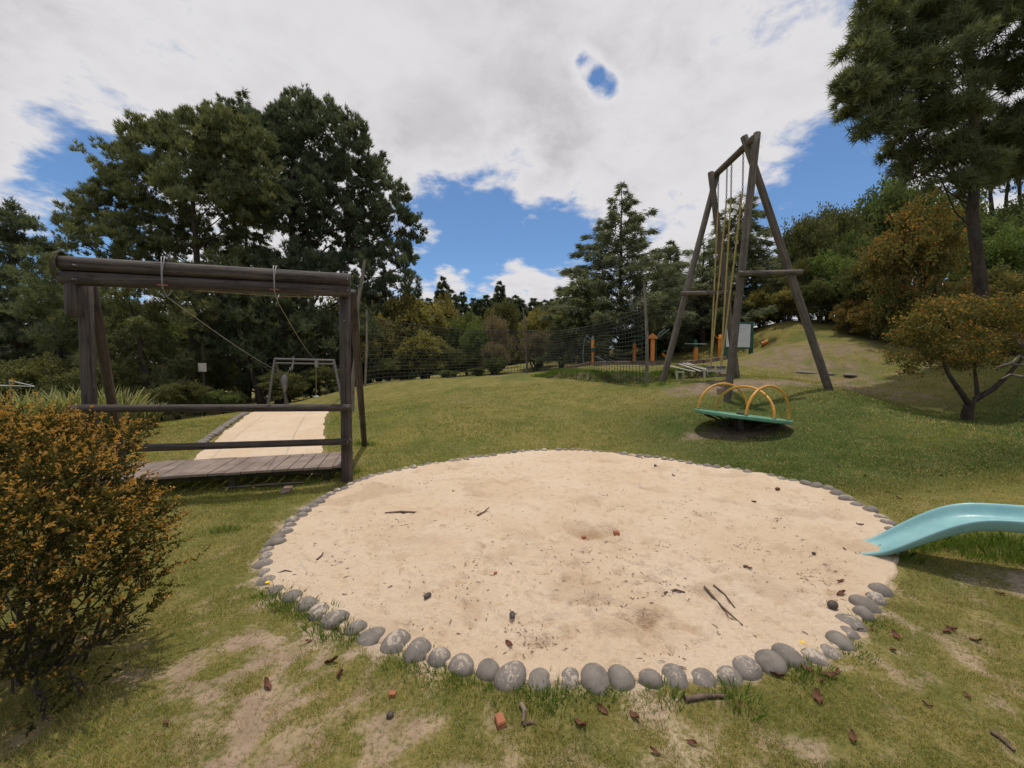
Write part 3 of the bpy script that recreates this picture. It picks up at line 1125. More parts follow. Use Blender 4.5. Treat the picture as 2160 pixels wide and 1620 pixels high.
blob_tree('pine_tree', 'tall dense dark pine behind the right half of the platform', 'pine tree', ground_at(590, 25),
          pxblobs([(640, 250, 42), (600, 290, 60), (690, 285, 55), (740, 300, 36), (540, 310, 60), (500, 280, 48), (660, 350, 80), (745, 360, 55), (570, 390, 85), (800, 400, 45), (730, 440, 80), (640, 460, 90), (830, 455, 48),
                   (560, 490, 75), (800, 510, 70), (862, 505, 26), (700, 540, 80), (780, 580, 70), (850, 560, 36), (640, 600, 80), (840, 610, 45), (720, 640, 75), (560, 590, 60), (800, 660, 55), (480, 330, 55), (490, 420, 50), (640, 222, 16), (660, 230, 14), (612, 240, 18), (585, 255, 18), (695, 245, 16), (735, 265, 18), (762, 300, 16), (798, 345, 16), (790, 375, 22), (835, 415, 18), (550, 262, 20), (870, 470, 16), (880, 500, 12), (670, 410, 50), (760, 470, 50), (610, 340, 50), (700, 380, 45), (600, 430, 45)], 25, 2, 1.8),
          .36, PINE_D, 12, 20, 12, .24, .052, .5, 0, .03, hole=.06, rc=.38, trunk_top=P(625, 260, 25), limb_frac=.8)
blob_tree('pine_tree', 'shadowy low pine with hanging green boughs beneath the platform beams', 'pine tree', ground_at(330, 18.5),
          pxblobs([(320, 650, 60), (250, 700, 60), (360, 700, 75), (300, 760, 70), (370, 790, 50), (230, 770, 50), (270, 630, 40), (400, 650, 50), (340, 830, 40)], 18.5, 3, 1.2),
          .2, ((.038, .05, .015), (.125, .13, .042)), 13, 20, 10, .22, .05, .7, .2, .03, hole=.12, rc=.38)
blob_tree('dense_tree', 'dark shaded tree filling the gap between the platform posts', 'tree', ground_at(560, 21),
          pxblobs([(480, 650, 60), (560, 660, 75), (640, 690, 70), (700, 720, 60), (520, 740, 70), (600, 770, 70), (680, 790, 60), (460, 790, 50), (540, 830, 45), (640, 845, 40), (730, 790, 50), (760, 720, 50), (450, 720, 45)], 21.5, 4, 1.5),
          .22, DARK, 14, 14, 8, .28, .07, .5, .1, .04, hole=.08, rc=.5)
blob_tree('conifer_tree', 'dark conifer cut by the left edge of the photo', 'conifer tree', ground_at(30, 24),
          pxblobs([(30, 475, 32), (70, 500, 40), (0, 520, 55), (60, 570, 60), (100, 550, 34), (-40, 600, 80), (40, 650, 80), (110, 640, 40), (-20, 720, 90), (70, 740, 80), (20, 790, 60), (150, 720, 60), (130, 800, 50), (-110, 620, 90), (-110, 740, 100)], 24, 5, 1.2),
          .3, PINE_D, 15, 18, 10, .25, .052, .7, .1, .03, hole=.15, limb_frac=.7, rc=.4)
blob_tree('pine_tree', 'olive young pine between the left platform post and the dark conifer', 'pine tree', ground_at(130, 19),
          pxblobs([(110, 560, 34), (90, 610, 40), (150, 600, 40), (120, 660, 50), (190, 650, 40), (70, 680, 40), (170, 710, 45), (120, 740, 40)], 19, 6, .8),
          .16, PINE_Y, 16, 24, 10, .19, .035, .7, .05, .03, hole=.18, rc=.34)


# ---- conifers with whorled branches
def conifer(name, label, cat, base, H, Rb, pal, seed, nlev=26, sweep=.35, droop=.25, per=13, L=.3, W=.06, top_bare=.14, power=.85, group=None, trunk_r=.2, irregular=.25, dens=5.5, hang=.5, lat_k=.16):
    rng = np.random.default_rng(seed)
    base = np.asarray(base, float)
    t_ = thing(name, label, cat, base, group)
    tr = MB()
    tr.tube([base + np.array([0, 0, -.3 + (H + .3) * i / 8]) + rng.normal(size=3) * .02 for i in range(9)], [trunk_r * (1 - .93 * i / 8) for i in range(9)], 8, True, False, .08, seed)
    lm = tr
    C, Dd = [], []
    for lv in range(nlev):
        f = (lv + rng.uniform(0, .6)) / nlev
        z = H * (.06 + .94 * f)
        rl = Rb * (1 - f) ** power
        nb = max(3, int(per * (1 - f) ** .6 * .6 + 2))
        a0 = rng.uniform(0, 6.28)
        for k_ in range(nb):
            a = a0 + 6.283 * k_ / nb + rng.uniform(-.3, .3)
            r = max(.1, rl * rng.uniform(1 - irregular * 1.3, 1 + irregular))
            o_ = np.array([math.cos(a), math.sin(a), 0])
            st = base + np.array([0, 0, z])
            pts = [st + o_ * r * s_ + np.array([0, 0, r * (sweep * s_ - droop * s_ * s_ * 1.4)]) for s_ in (0, .3, .6, .85, 1)]
            lm.tube(pts, [.03 * (1 - f) + .012, .024 * (1 - f) + .01, .016, .01, .005], 4, False)
            m = max(3, int(r * dens * 2.2))
            s_ = rng.uniform(.12 if f < .8 else .3, 1.0, m) ** .7
            pp = st + np.outer(s_ * r, o_) + np.stack([0 * s_, 0 * s_, r * (sweep * s_ - droop * s_ * s_ * 1.4)], -1)
            sd = np.cross(o_, [0, 0, 1])
            lat = rng.normal(size=m) * lat_k * r * (1.15 - s_)
            pp = pp + np.outer(lat, sd) + np.stack([0 * s_, 0 * s_, -np.abs(lat) * .3 - rng.random(m) * .1 * hang], -1)
            dd = nrm(o_ * .8 + np.outer(lat / (.15 * r + .01), sd) * .8 + np.array([0, 0, -.25 * hang]))
            C.append(pp)
            Dd.append(dd)
    lm.build('trunk', M['bark'], t_)
    C, Dd = np.concatenate(C), np.concatenate(Dd)
    V, Fc, Cc = leaves(C, Dd, 13, L, W, .42, .15 * hang, .07, pal[0], pal[1], rng, None, 0, True)
    me = mesh_np('crown', V - base, Fc, Cc)
    link('crown', me, M['needle'], t_)
    return t_


b_ = ground_at(1308, 22)
top_z = P(1308, 383, 22)[2]
conifer('cedar_tree', 'pointed bluish cedar with sweeping branches left of the tall swing', 'cedar tree', b_, top_z - b_[2], 4.6, ((.032, .046, .026), (.11, .125, .066)), 21, 23, .6, .26, 11, .25, .05, irregular=.34, trunk_r=.16, power=.95, dens=6.6, lat_k=.13)
b_ = ground_at(1555, 24)
conifer('conifer_tree', 'dark broad conifer rising behind the tall swing', 'conifer tree', b_, P(1545, 405, 24)[2] - b_[2], 3.0, ((.035, .05, .022), (.115, .13, .055)), 22, 26, .3, .3, 12, .28, .05, irregular=.38, power=.6, trunk_r=.2, dens=5)
b_ = ground_at(1412, 34)
conifer('conifer_tree', 'small pointed conifer in the gap between the cedar and the tall swing', 'conifer tree', b_, P(1412, 503, 34)[2] - b_[2], 2.6, PINE_D, 23, 20, .3, .2, 12, .34, .08, irregular=.25, power=.8)
b_ = ground_at(1480, 23)
conifer('cedar_tree', 'ragged cedar with long upswept bough behind the left swing legs', 'cedar tree', b_, P(1480, 505, 23)[2] - b_[2], 3.0, CEDAR, 24, 17, .55, .2, 8, .27, .042, irregular=.5, power=.6, dens=4)
b_ = ground_at(1225, 21)
conifer('cedar_tree', 'low bushy cedar at the left foot of the pointed cedar', 'cedar tree', b_, P(1205, 575, 21)[2] - b_[2], 1.9, ((.045, .06, .02), (.14, .15, .05)), 25, 18, .4, .25, 12, .26, .055, irregular=.3, power=.5, dens=6)
b_ = ground_at(525, 31)
conifer('conifer_tree', 'narrow conifer tip showing above the big pines', 'conifer tree', b_, P(525, 182, 31)[2] - b_[2], 3.2, PINE_D, 26, 30, .3, .3, 9, .4, .09, irregular=.35, power=.75, dens=6)
b_ = ground_at(1390, 24)
conifer('cedar_tree', 'dark low cedar behind the orange exercise posts', 'cedar tree', b_, P(1390, 625, 24)[2] - b_[2], 2.3, ((.025, .035, .016), (.085, .095, .042)), 27, 15, .3, .3, 13, .28, .06, irregular=.25, power=.45, dens=6)
b_ = ground_at(1470, 25.5)
conifer('cedar_tree', 'dark low cedar behind the hanging swing seats', 'cedar tree', b_, P(1470, 600, 25.5)[2] - b_[2], 2.6, ((.028, .038, .016), (.09, .1, .042)), 28, 15, .3, .3, 13, .28, .06, irregular=.25, power=.45, dens=6)

# distant ridge of conifers, all alike
proto = None
rr_ = random.Random(9)
ridge = [(905, 628), (935, 582), (952, 610), (975, 615), (1000, 628), (1025, 622), (1055, 592), (1075, 628), (1100, 632), (1125, 628), (1150, 632), (1175, 628),
         (880, 620), (860, 612), (1012, 632), (1040, 628), (1088, 622), (1138, 636), (1163, 630), (1195, 625)]
for i, (px, py) in enumerate(ridge):
    d = rr_.uniform(62, 80)
    b_ = ground_at(px, d)
    H = P(px, py, d)[2] - b_[2]
    if proto is None:
        proto = conifer('ridge_conifer', 'small dark conifer on the distant ridge under the low white cloud', 'conifer tree', b_, 12.0, 3.6, ((.022, .034, .018), (.06, .072, .034)), 31, 22, .3, .3, 13, .6, .2, irregular=.3,
                        power=.75, group='conifers along the distant ridge', dens=5, trunk_r=.3)
        pz = 12.0
        proto.scale = (1, 1, H / pz)
        continue
    o_ = proto.copy()
    COL.objects.link(o_)
    o_.location = tuple(b_)
    o_.scale = (rr_.uniform(.8, 1.3), rr_.uniform(.8, 1.3), H / pz)
    o_.rotation_euler = (0, 0, rr_.uniform(0, 6.28))
    for ch in list(proto.children):
        c_ = ch.copy()
        COL.objects.link(c_)
        c_.parent = o_
    if (px, py) == (935, 582):
        o_['label'] = 'tallest conifer at the left end of the distant ridge beside the olive tree'
    if (px, py) == (1055, 592):
        o_['label'] = 'lone spiky conifer standing highest in the middle of the distant ridge'

# ---- large pine on the right
blob_tree('pine_tree', 'large drooping-needled pine filling the upper right corner', 'pine tree', ground_at(2062, 12),
          pxblobs([(1854, 70, 41), (1824, 130, 39), (1884, 130, 52), (1804, 195, 27), (1854, 210, 57), (1934, 60, 47), (1954, 170, 59), (1814, 240, 21), (1864, 280, 47), (1924, 260, 57),
                   (2009, 90, 37), (2024, 240, 52), (1964, 330, 52), (1894, 330, 29), (2024, 20, 52), (2114, 60, 57), (2154, 180, 67), (2094, 290, 57), (2154, 330, 67), (2034, 360, 42), (1984, 20, 47),
                   (1864, 20, 31), (1894, 0, 31), (1789, 215, 15), (1794, 175, 13), (1834, 90, 27), (1914, 110, 37), (1984, 260, 37), (1894, 200, 41), (2054, 160, 37), (1924, 370, 27), (2004, 400, 33), (2084, 390, 37), (2174, 20, 67), (2254, 120, 97), (2264, 280, 97), (2104, -60, 87), (2224, -80, 107), (1974, -70, 77), (2124, -190, 107)], 12, 7, 1.1),
          .17, ((.034, .048, .018), (.12, .135, .048)), 41, 46, 14, .24, .03, .55, .7, .03, hole=.1, trunk_top=P(2035, -220, 12), flat=.9, rc=.3, limb_k=.2)
b_ = ground_at(2085, 30)
for i, (px, d) in enumerate([(2085, 26), (2120, 29), (2148, 27)]):
    b_ = ground_at(px, d)
    blob_tree('pine_tree', ['slim bare-trunked pine nearest the large pine on the right slope', 'middle of the slim bare-trunked pines on the right slope', 'slim bare-trunked pine at the right edge of the photo'][i], 'pine tree', b_,
              pxblobs([(px, 330, 50), (px + 20, 370, 45), (px - 25, 380, 40), (px + 5, 300, 40)], d, 60 + i, 1), .2, DARK, 44 + i, 14, 8, .3, .06, .4, .1, .04, hole=.2)


# ---- shrubs and small broadleaf trees
def shrub_proto(kind, seed, nleaf_total, L, W, pal, tip=None, tipfrac=0, sprawl=1.0):
    rng = np.random.default_rng(seed)
    blobs = []
    for i in range(15):
        d = rand_dirs(1, rng)[0]
        d[2] = abs(d[2]) * .9 - .1
        q = d * rng.uniform(.35, .72)
        blobs.append((q[0] * sprawl, q[1] * sprawl, .95 + q[2] * 1.15, rng.uniform(.26, .44)))
    blobs += [(0, 0, .95, .55), (.35, .1, .5, .4), (-.3, -.2, .45, .4), (.0, -.4, .4, .35)]
    C, Dd, O = blob_clumps(blobs, 330, rng, .5, .22)
    n = max(6, int(nleaf_total / len(C)))
    tf = tipfrac * np.clip((O - .55) / .45, 0, 1) * np.clip(.35 + Dd[:, 2] * 1.1, .0, 1.2) if tip is not None else 0
    V, Fc, Cc = leaves(C, Dd, n, L, W, .9, 0, .05, pal[0], pal[1], rng, tip, tf, False)
    crown = mesh_np('crown', V, Fc, Cc)
    crown.materials.append(M['leaf'])
    st = MB()
    for i in range(7):
        e = np.array(blobs[i][:3])
        st.tube(limb_pts((rng.uniform(-.05, .05), rng.uniform(-.05, .05), -.15), e, rng, .08, 5), [.045, .04, .032, .025, .015, .008], 6, False)
    sm = bpy.data.meshes.new('stems')
    sm.from_pydata(st.v, [], st.f)
    sm.update()
    sm.materials.append(M['bark'])
    return crown, sm


SP = {
    'olive': shrub_proto('olive', 71, 22000, .07, .04, OLIVE, (.23, .17, .05), .3),
    'olive2': shrub_proto('olive', 72, 22000, .07, .04, OLIVE, (.22, .18, .04), .25),
    'dark': shrub_proto('dark', 73, 22000, .065, .038, GREENB),
    'dark2': shrub_proto('dark', 74, 22000, .06, .035, ((.042, .05, .02), (.125, .125, .046))),
    'rust': shrub_proto('rust', 75, 24000, .055, .03, ((.055, .062, .02), (.165, .145, .042)), (.28, .145, .036), .3),
    'rust2': shrub_proto('rust', 76, 24000, .055, .03, ((.055, .052, .018), (.17, .135, .04)), (.28, .14, .04), .32),
    'brown': shrub_proto('brown', 77, 17000, .055, .022, BROWNG),
    'bright': shrub_proto('bright', 78, 22000, .065, .038, ((.05, .08, .02), (.16, .2, .055))),
}


def shrub(kind, px, pyc, rpx, d, label, cat='shrub', name='shrub', aspect=1.0, bottom=None):
    """pxyc: top of the crown in the photo, rpx: half its width"""
    r = rpx * d / FPX
    b_ = ground_at(px, d)
    topz = P(px, pyc, d)[2]
    if bottom is not None:
        b_[2] = min(b_[2], P(px, bottom, d)[2])
    H = max(.3, topz - b_[2])
    t_ = thing(name, label, cat, b_)
    rng_ = random.Random(int(px * 7 + pyc))
    t_.rotation_euler = (0, 0, rng_.uniform(0, 6.28))
    sz = H / 2.05
    t_.scale = (r / 1.02, r / 1.02, sz)
    cr, sm = SP[kind]
    link('crown', cr, None, t_)
    link('stems', sm, None, t_)
    return t_


S = 'shrub'
T = 'tree'
for a in [
    # behind the net, from left to right
    ('olive', 860, 600, 88, 24.5, 'round olive tree just right of the big dark pine', T, 'broadleaf_tree'),
    ('olive2', 800, 660, 60, 22.5, 'low olive tree tucked under the right edge of the dark pine', T, 'broadleaf_tree'),
    ('olive2', 900, 690, 70, 22.5, 'round olive bush behind the net below the round olive tree', S, S),
    ('olive', 940, 612, 50, 28, 'olive tree half hidden behind the round olive tree', T, 'broadleaf_tree'),
    ('dark', 985, 640, 48, 26, 'dark green tree below the tall ridge conifer', T, 'broadleaf_tree'),
    ('bright', 1000, 670, 36, 23.5, 'fresh green leafy shrub in the middle behind the net', S, S),
    ('brown', 1045, 655, 46, 24, 'greyish brown twiggy shrub left of the middle net post', S, S),
    ('dark2', 1060, 630, 46, 31, 'dark rounded tree below the lone spiky ridge conifer', T, 'broadleaf_tree'),
    ('brown', 1040, 715, 42, 22.8, 'reddish brown thin shrub low behind the net', S, S),
    ('dark2', 960, 730, 45, 22.6, 'dull green shrub behind the left half of the net', S, S),
    ('olive', 1135, 640, 52, 25, 'pale olive tree right of the middle net post', T, 'broadleaf_tree'),
    ('brown', 1130, 690, 48, 23, 'grey brown bush behind the middle net post', S, S),
    ('brown', 1185, 660, 42, 22.4, 'pale twiggy bush beside the low bushy cedar', S, S),
    ('dark', 1048, 745, 30, 22.2, 'small grey green shrub at the foot of the hedge left of the middle post', S, S),
    ('bright', 870, 783, 9, 21.5, 'tiny yellow green plant at the lawn edge behind the net', 'plant', 'plant'),
    ('dark', 945, 778, 26, 21, 'low grey green plant at the lawn edge behind the net', 'plant', 'plant'),
    ('dark2', 1005, 775, 24, 21, 'low spiky plant at the lawn edge left of the middle post', 'plant', 'plant'),
    ('dark2', 820, 750, 45, 21.5, 'dark bush behind the left net post', S, S),
    ('dark2', 750, 740, 60, 22.5, 'dark bush seen past the right platform post', S, S),
    # right slope, from left to right
    ('dark2', 1640, 560, 50, 21.5, 'dull green shrub right of the swing ropes on the slope', S, S),
    ('dark2', 1690, 440, 66, 23, 'tall dull green tree behind the right swing leg', T, 'broadleaf_tree'),
    ('olive2', 1655, 600, 46, 20.6, 'low olive shrub at the top of the grass slope', S, S),
    ('bright', 1745, 515, 58, 20.2, 'lighter green shrub right of the right swing leg', S, S),
    ('dark2', 1765, 418, 66, 24, 'brownish green tree top against the blue sky', T, 'broadleaf_tree'),
    ('dark', 1840, 335, 85, 27, 'leafy green tree under the large pine', T, 'broadleaf_tree'),
    ('dark', 1950, 350, 80, 25, 'leafy green tree behind the rusty tree on the right', T, 'broadleaf_tree'),
    ('dark2', 1725, 590, 50, 19.4, 'grey green bush low beside the right swing leg', S, S),
    ('dark', 1800, 540, 75, 18.6, 'mid green bush left of the rusty tree', S, S),
    ('rust2', 1790, 628, 42, 17.4, 'orange tinged bush at the top of the grass slope', S, S),
    ('rust', 1930, 412, 108, 15.0, 'tall rust tipped tree in front of the large pine trunk', T, 'broadleaf_tree'),
    ('bright', 1890, 600, 55, 15.6, 'light green shrub below the rust tipped tree', S, S),
    ('rust2', 1840, 630, 60, 16.5, 'spreading brown tinged bush at the foot of the rust tipped tree', S, S),
    ('bright', 2110, 470, 75, 20, 'bright green tree right of the large pine trunk', T, 'broadleaf_tree'),
    ('dark', 2160, 440, 80, 24, 'dark green tree at the right edge of the photo', T, 'broadleaf_tree'),
    ('olive2', 2130, 565, 85, 13, 'yellowish bush right of the large pine trunk', S, S),
    ('dark2', 2000, 590, 60, 17.5, 'dark bush behind the forked small tree', S, S),
    ('dark2', 2120, 690, 60, 14.5, 'low dark bush on the slope behind the pale dead branches', S, S),
    ('olive', 2230, 560, 90, 14, 'olive bush just beyond the right edge', S, S),
    ('dark2', 1695, 545, 56, 21.2, 'dull green bush filling the gap behind the right swing leg', S, S),
    ('olive2', 1605, 600, 42, 21.4, 'olive bush above the right end of the sign board', S, S),
    ('dark2', 1835, 545, 70, 17.6, 'dense dull green bush behind the left side of the rusty tree', S, S),
    ('dark', 1790, 455, 66, 22, 'mid green tree between the brownish tree top and the leafy tree', T, 'broadleaf_tree'),
    ('dark2', 2060, 560, 70, 16, 'dull green bush behind the large pine trunk', S, S),
    ('dark', 2085, 430, 85, 22, 'dark leafy tree right behind the large pine trunk', T, 'broadleaf_tree'),
    ('dark', 2140, 380, 80, 26, 'tall dark tree beside the slim pines at the right edge', T, 'broadleaf_tree'),
    # left, behind the flax
    ('dark2', 230, 600, 110, 31, 'dark tree deep behind the left platform post', T, 'broadleaf_tree'),
    ('dark', 380, 610, 110, 33, 'dark tree deep behind the yellowish pine trunk', T, 'broadleaf_tree'),
    ('dark2', 520, 600, 110, 32, 'dark tree deep behind the middle of the platform beam', T, 'broadleaf_tree'),
    ('dark', 650, 600, 110, 34, 'dark tree deep behind the far zip line frame', T, 'broadleaf_tree'),
    ('dark2', 770, 600, 90, 33, 'dark tree deep behind the crooked pole', T, 'broadleaf_tree'),
    ('dark2', 100, 650, 110, 28, 'dark tree deep behind the flax', T, 'broadleaf_tree'),
    ('dark2', 440, 740, 80, 25, 'dense dark bush behind the small pale board', S, S),
    ('dark2', 300, 750, 80, 24, 'dense dark bush behind the left platform brace', S, S),
    ('dark', 2120, 400, 110, 36, 'tall dark tree far behind the slim pines on the right', T, 'broadleaf_tree'),
    ('dark', -180, 560, 150, 25, 'dark tree just beyond the left edge behind the conifer', T, 'broadleaf_tree'),
    ('dark2', -420, 520, 180, 24, 'dark tree second beyond the left edge', T, 'broadleaf_tree'),
    ('olive2', -760, 520, 200, 22, 'olive tree third beyond the left edge', T, 'broadleaf_tree'),
    ('dark', -300, 700, 150, 20, 'dark bush just beyond the left edge below the trees', S, S),
    ('dark2', 60, 740, 90, 17, 'dark undergrowth bush behind the flax at the left edge', S, S),
    ('dark2', 200, 760, 80, 16, 'dark undergrowth bush behind the left platform post', S, S),
    ('dark2', 370, 800, 60, 17, 'dark undergrowth bush right of the left platform post', S, S),
    ('dark', 470, 815, 45, 18, 'dark undergrowth bush left of the far goal frame', S, S),
    ('dark2', 610, 780, 60, 19, 'dark undergrowth bush behind the far zip line frame', S, S),
    ('dark2', 700, 770, 55, 20, 'dark bush right of the far zip line frame', S, S),
]:
    shrub(a[0], a[1], a[2], a[3], a[4], a[5], a[6], a[7])

# ---- forked small tree on the right lawn
fb = G(2042, 887)
fd = fb[1]
ft_ = thing('forked_tree', 'small forked tree with rust tipped crown standing on the right lawn', 'tree', fb)
tk = MB()
r4 = np.random.default_rng(5)


def pl(lst):
    return [P(x, y, fd + dz) for x, y, dz in lst]


tk.tube([fb - np.array([0, 0, .15])] + pl([(2040, 870, 0), (2046, 852, 0)]), [.12, .095, .085], 9, False, False, .15, 2)
tk.tube(pl([(2046, 856, 0), (2030, 832, -.05), (2012, 806, -.1), (1998, 785, -.1), (1985, 740, 0), (1970, 700, 0)]), [.06, .052, .042, .035, .028, .015], 8, False, False, .15, 3)
tk.tube(pl([(2046, 856, 0), (2062, 838, 0), (2060, 815, .1), (2056, 780, .2), (2050, 720, .2)]), [.05, .045, .035, .028, .015], 8, False, False, .15, 4)
tk.tube(pl([(2058, 842, 0), (2095, 820, -.1), (2118, 800, -.1), (2140, 775, -.2), (2170, 740, -.2)]), [.06, .052, .042, .035, .02], 8, False, False, .15, 5)
tk.build('trunk', M['bark'], ft_)
bl = pxblobs([(1985, 672, 38), (2025, 660, 34), (1945, 690, 34), (1915, 722, 28), (1970, 730, 34), (2030, 725, 40), (2085, 690, 36), (1945, 765, 22), (2010, 775, 28), (2110, 735, 32), (2065, 765, 30), (2145, 670, 40), (1895, 760, 20), (2170, 720, 40), (1990, 755, 22), (1920, 790, 14), (2060, 650, 22), (1960, 652, 20)], fd, 8, .45)
C, Dd, O = blob_clumps(bl, 1300, r4, .35, .1)
V, Fc, Cc = leaves(C, Dd, 11, .06, .033, .9, 0, .05, (.045, .05, .015), (.15, .13, .034), r4, (.3, .145, .03), .35 * np.clip((O - .5) / .5, 0, 1) * np.clip(.4 + Dd[:, 2], 0, 1))
me = mesh_np('crown', V - fb, Fc, Cc)
link('crown', me, M['leaf'], ft_)
# pale dead branches at the right edge
db = ground_at(2165, 8.4)
dt = thing('dead_branches', 'pale bare dead branches sticking out at the right edge', 'branches', db)
dm_ = MB()
for q in [[(2200, 800), (2160, 770), (2120, 768), (2095, 780)], [(2200, 790), (2165, 745), (2150, 700)], [(2180, 770), (2150, 750), (2135, 765), (2100, 775)], [(2190, 800), (2130, 790), (2110, 800)], [(2170, 740), (2145, 722), (2140, 700)]]:
    pp = [P(x, y, 8.2 - .1 * i) for i, (x, y) in enumerate(q)]
    dm_.tube(pp, [.03 - .02 * i / (len(pp) - 1) for i in range(len(pp))], 6, False, False, .2, 3)
dm_.tube([db - np.array([0, 0, .1]), P(2195, 800, 8.2)], [.06, .035], 6, False)
dm_.build('branches', M['bark_pale'], dt)

# ---- foreground bush
bb = np.array([-2.35, 1.98, hz(-2.35, 1.98)])
bt = thing('foreground_bush', 'large rust tipped bush in the left foreground', 'bush', bb)
r5 = np.random.default_rng(55)
st = MB()
tipsC, tipsD, tipsO = [], [], []
bushblobs = []
for (px, py, rp, d) in [(30, 970, 85, 2.2), (110, 950, 65, 2.3), (190, 950, 52, 2.4), (235, 950, 38, 2.5), (60, 1050, 110, 1.9), (170, 1040, 90, 2.1), (240, 1075, 62, 2.2), (285, 1110, 44, 2.2), (120, 1130, 100, 1.8),
                        (220, 1160, 85, 2.0), (300, 1170, 38, 2.1), (20, 1160, 100, 1.7), (80, 1230, 85, 1.7), (190, 1250, 75, 1.85), (280, 1250, 50, 2.0), (285, 1320, 38, 1.9), (20, 1320, 85, 1.6), (-20, 1430, 80, 1.6), (120, 1350, 50, 1.75), (235, 1360, 40, 1.8), (60, 1420, 38, 1.7), (170, 1465, 32, 1.75), (90, 1520, 34, 1.65),
                        (262, 912, 24, 2.45), (285, 930, 18, 2.5), (330, 1135, 26, 2.15), (335, 1085, 20, 2.2), (325, 1215, 22, 2.1), (300, 1275, 22, 2.0), (-90, 1000, 120, 2.0), (-120, 1120, 130, 1.9), (-100, 1270, 100, 1.8), (0, 900, 36, 2.5), (-60, 930, 70, 2.8), (60, 980, 70, 2.8), (-160, 1060, 130, 2.6)]:
    p = P(px, py, d)
    bushblobs.append((p[0], p[1], p[2], rp * d / FPX))
for q in bushblobs:
    a = bb + np.array([r5.normal() * .06, r5.normal() * .06, -.05])
    e = np.array(q[:3])
    rr = r5.uniform(.005, .0095)
    st.tube(limb_pts(a, e, r5, .06, 6), [rr * (1 - .6 * i / 6) for i in range(7)], 6, False, False, .15, 3)
    for _ in range(12):
        d_ = nrm(rand_dirs(1, r5)[0] * .8 + nrm(e - a) * .9 + np.array([0, 0, .2]))
        k0 = r5.uniform(.55, 1.0)
        g0 = a + (e - a) * k0 + np.array([0, 0, .06 * np.linalg.norm(e - a) * math.sin(math.pi * k0)])
        f_ = g0 + d_ * q[3] * r5.uniform(.6, 1.15)
        st.tube(limb_pts(g0, f_, r5, .06, 3), [.0035, .003, .0022, .0012], 4, False)
st.build('stems', M['bark'], bt)
# sprigs: short shoots with leaves set round them
C, Dd, O = blob_clumps(bushblobs, 3900, r5, .42, .06)
keep = (C[:, 2] > .62) | (r5.random(len(C)) < .6 + .4 * np.clip((C[:, 2] - .15) / .4, 0, 1))
C, Dd, O = C[keep], Dd[keep], O[keep]
Dd = nrm(Dd * np.array([1, 1, .55]) + np.array([.18, 0, .28]) + r5.normal(size=Dd.shape) * .25)
steps = 8
CC, DD, OO = [], [], []
for s_ in range(steps):
    CC.append(C + Dd * (s_ * .0135))
    DD.append(Dd)
    OO.append(O + s_ * .02)
tn = np.tile(r5.random(len(C)), steps)
sel = (O > .9) & (r5.random(len(C)) < .12)
nx_ = 9
for s_ in range(nx_):
    dd_ = nrm(Dd[sel] + np.array([.12, 0, .25 - .03 * s_]))
    CC.append(C[sel] + Dd[sel] * ((steps + s_ * .8) * .0135) + np.array([0, 0, .0016 * s_ * s_ * .5]))
    DD.append(dd_)
    OO.append(O[sel] + .2)
tn = np.r_[tn, np.tile(r5.random(int(sel.sum())), nx_)]
CC, DD, OO = np.concatenate(CC), np.concatenate(DD), np.concatenate(OO)
lev = np.r_[np.repeat(np.arange(steps), len(C)) / (steps - 1), np.repeat(.55 + .45 * np.arange(nx_) / (nx_ - 1), int(sel.sum()))]
tf = np.clip((OO - .7) / .4, 0, 1) * (lev ** 2) * np.clip(.55 + DD[:, 2], .1, 1.1) * .95 * np.clip(.25 + CC[:, 2] * .8, .2, 1)
V, Fc, Cc = leaves(CC, DD, 4, .019, .0095, .65, 0, .003, (.018, .022, .006), (.09, .075, .018), r5, (.36, .175, .03), tf, False, tn)
me = mesh_np('foliage', V - bb, Fc, Cc)
link('foliage', me, M['leaf'], bt)

# ---- flax clumps on the left
flax_lab = ['flax clump at the left edge behind the rust tipped bush', 'second flax clump from the left edge', 'flax clump left of the left platform post', 'flax clump right behind the left platform post', 'rightmost flax clump right of the left platform brace', 'small flax clump between the platform brace and the lawn']
for i, (px, d, h) in enumerate([(15, 8.2, 1.2), (80, 8.6, 1.15), (140, 8.9, 1.15), (205, 9.2, 1.15), (250, 9.4, 1.05), (300, 10.0, .7)]):
    b_ = ground_at(px, d)
    r6 = np.random.default_rng(80 + i)
    vs, fs, cs = [], [], []
    for k_ in range(170):
        a = r6.uniform(0, 6.28)
        o_ = np.array([math.cos(a), math.sin(a), 0])
        ln = h * r6.uniform(.7, 1.25)
        out_ = r6.uniform(.15, .6)
        wd = r6.uniform(.014, .026)
        sd = np.cross(o_, [0, 0, 1])
        p0 = b_ + o_ * r6.uniform(0, .22) + sd * r6.normal() * .08
        cc = np.array((.08, .095, .035)) * (1 - (q_ := r6.random())) + np.array((.26, .26, .12)) * q_
        n0 = len(vs)
        for j, s_ in enumerate((0, .35, .65, .88, 1)):
            c_ = p0 + o_ * ln * out_ * s_ ** 1.6 + np.array([0, 0, ln * (s_ - .38 * out_ * s_ ** 2.6)])
            ww = wd * (1.0, 1.1, .9, .5, .06)[j]
            vs += [c_ - sd * ww, c_ + sd * ww]
            cs += [cc, cc]
        for j in range(4):
            fs.append((n0 + 2 * j, n0 + 2 * j + 1, n0 + 2 * j + 3, n0 + 2 * j + 2))
    o_ = link('flax_plant', mesh_np('flax_plant', np.array(vs) - b_, np.array(fs), np.array(cs)), M['leaf'])
    o_.location = tuple(b_)
    tag(o_, flax_lab[i], 'plant', 'flax clumps on the left')

# ------------------------------------------------------------------ zip line platform
DL, DR = 4.68, 5.45


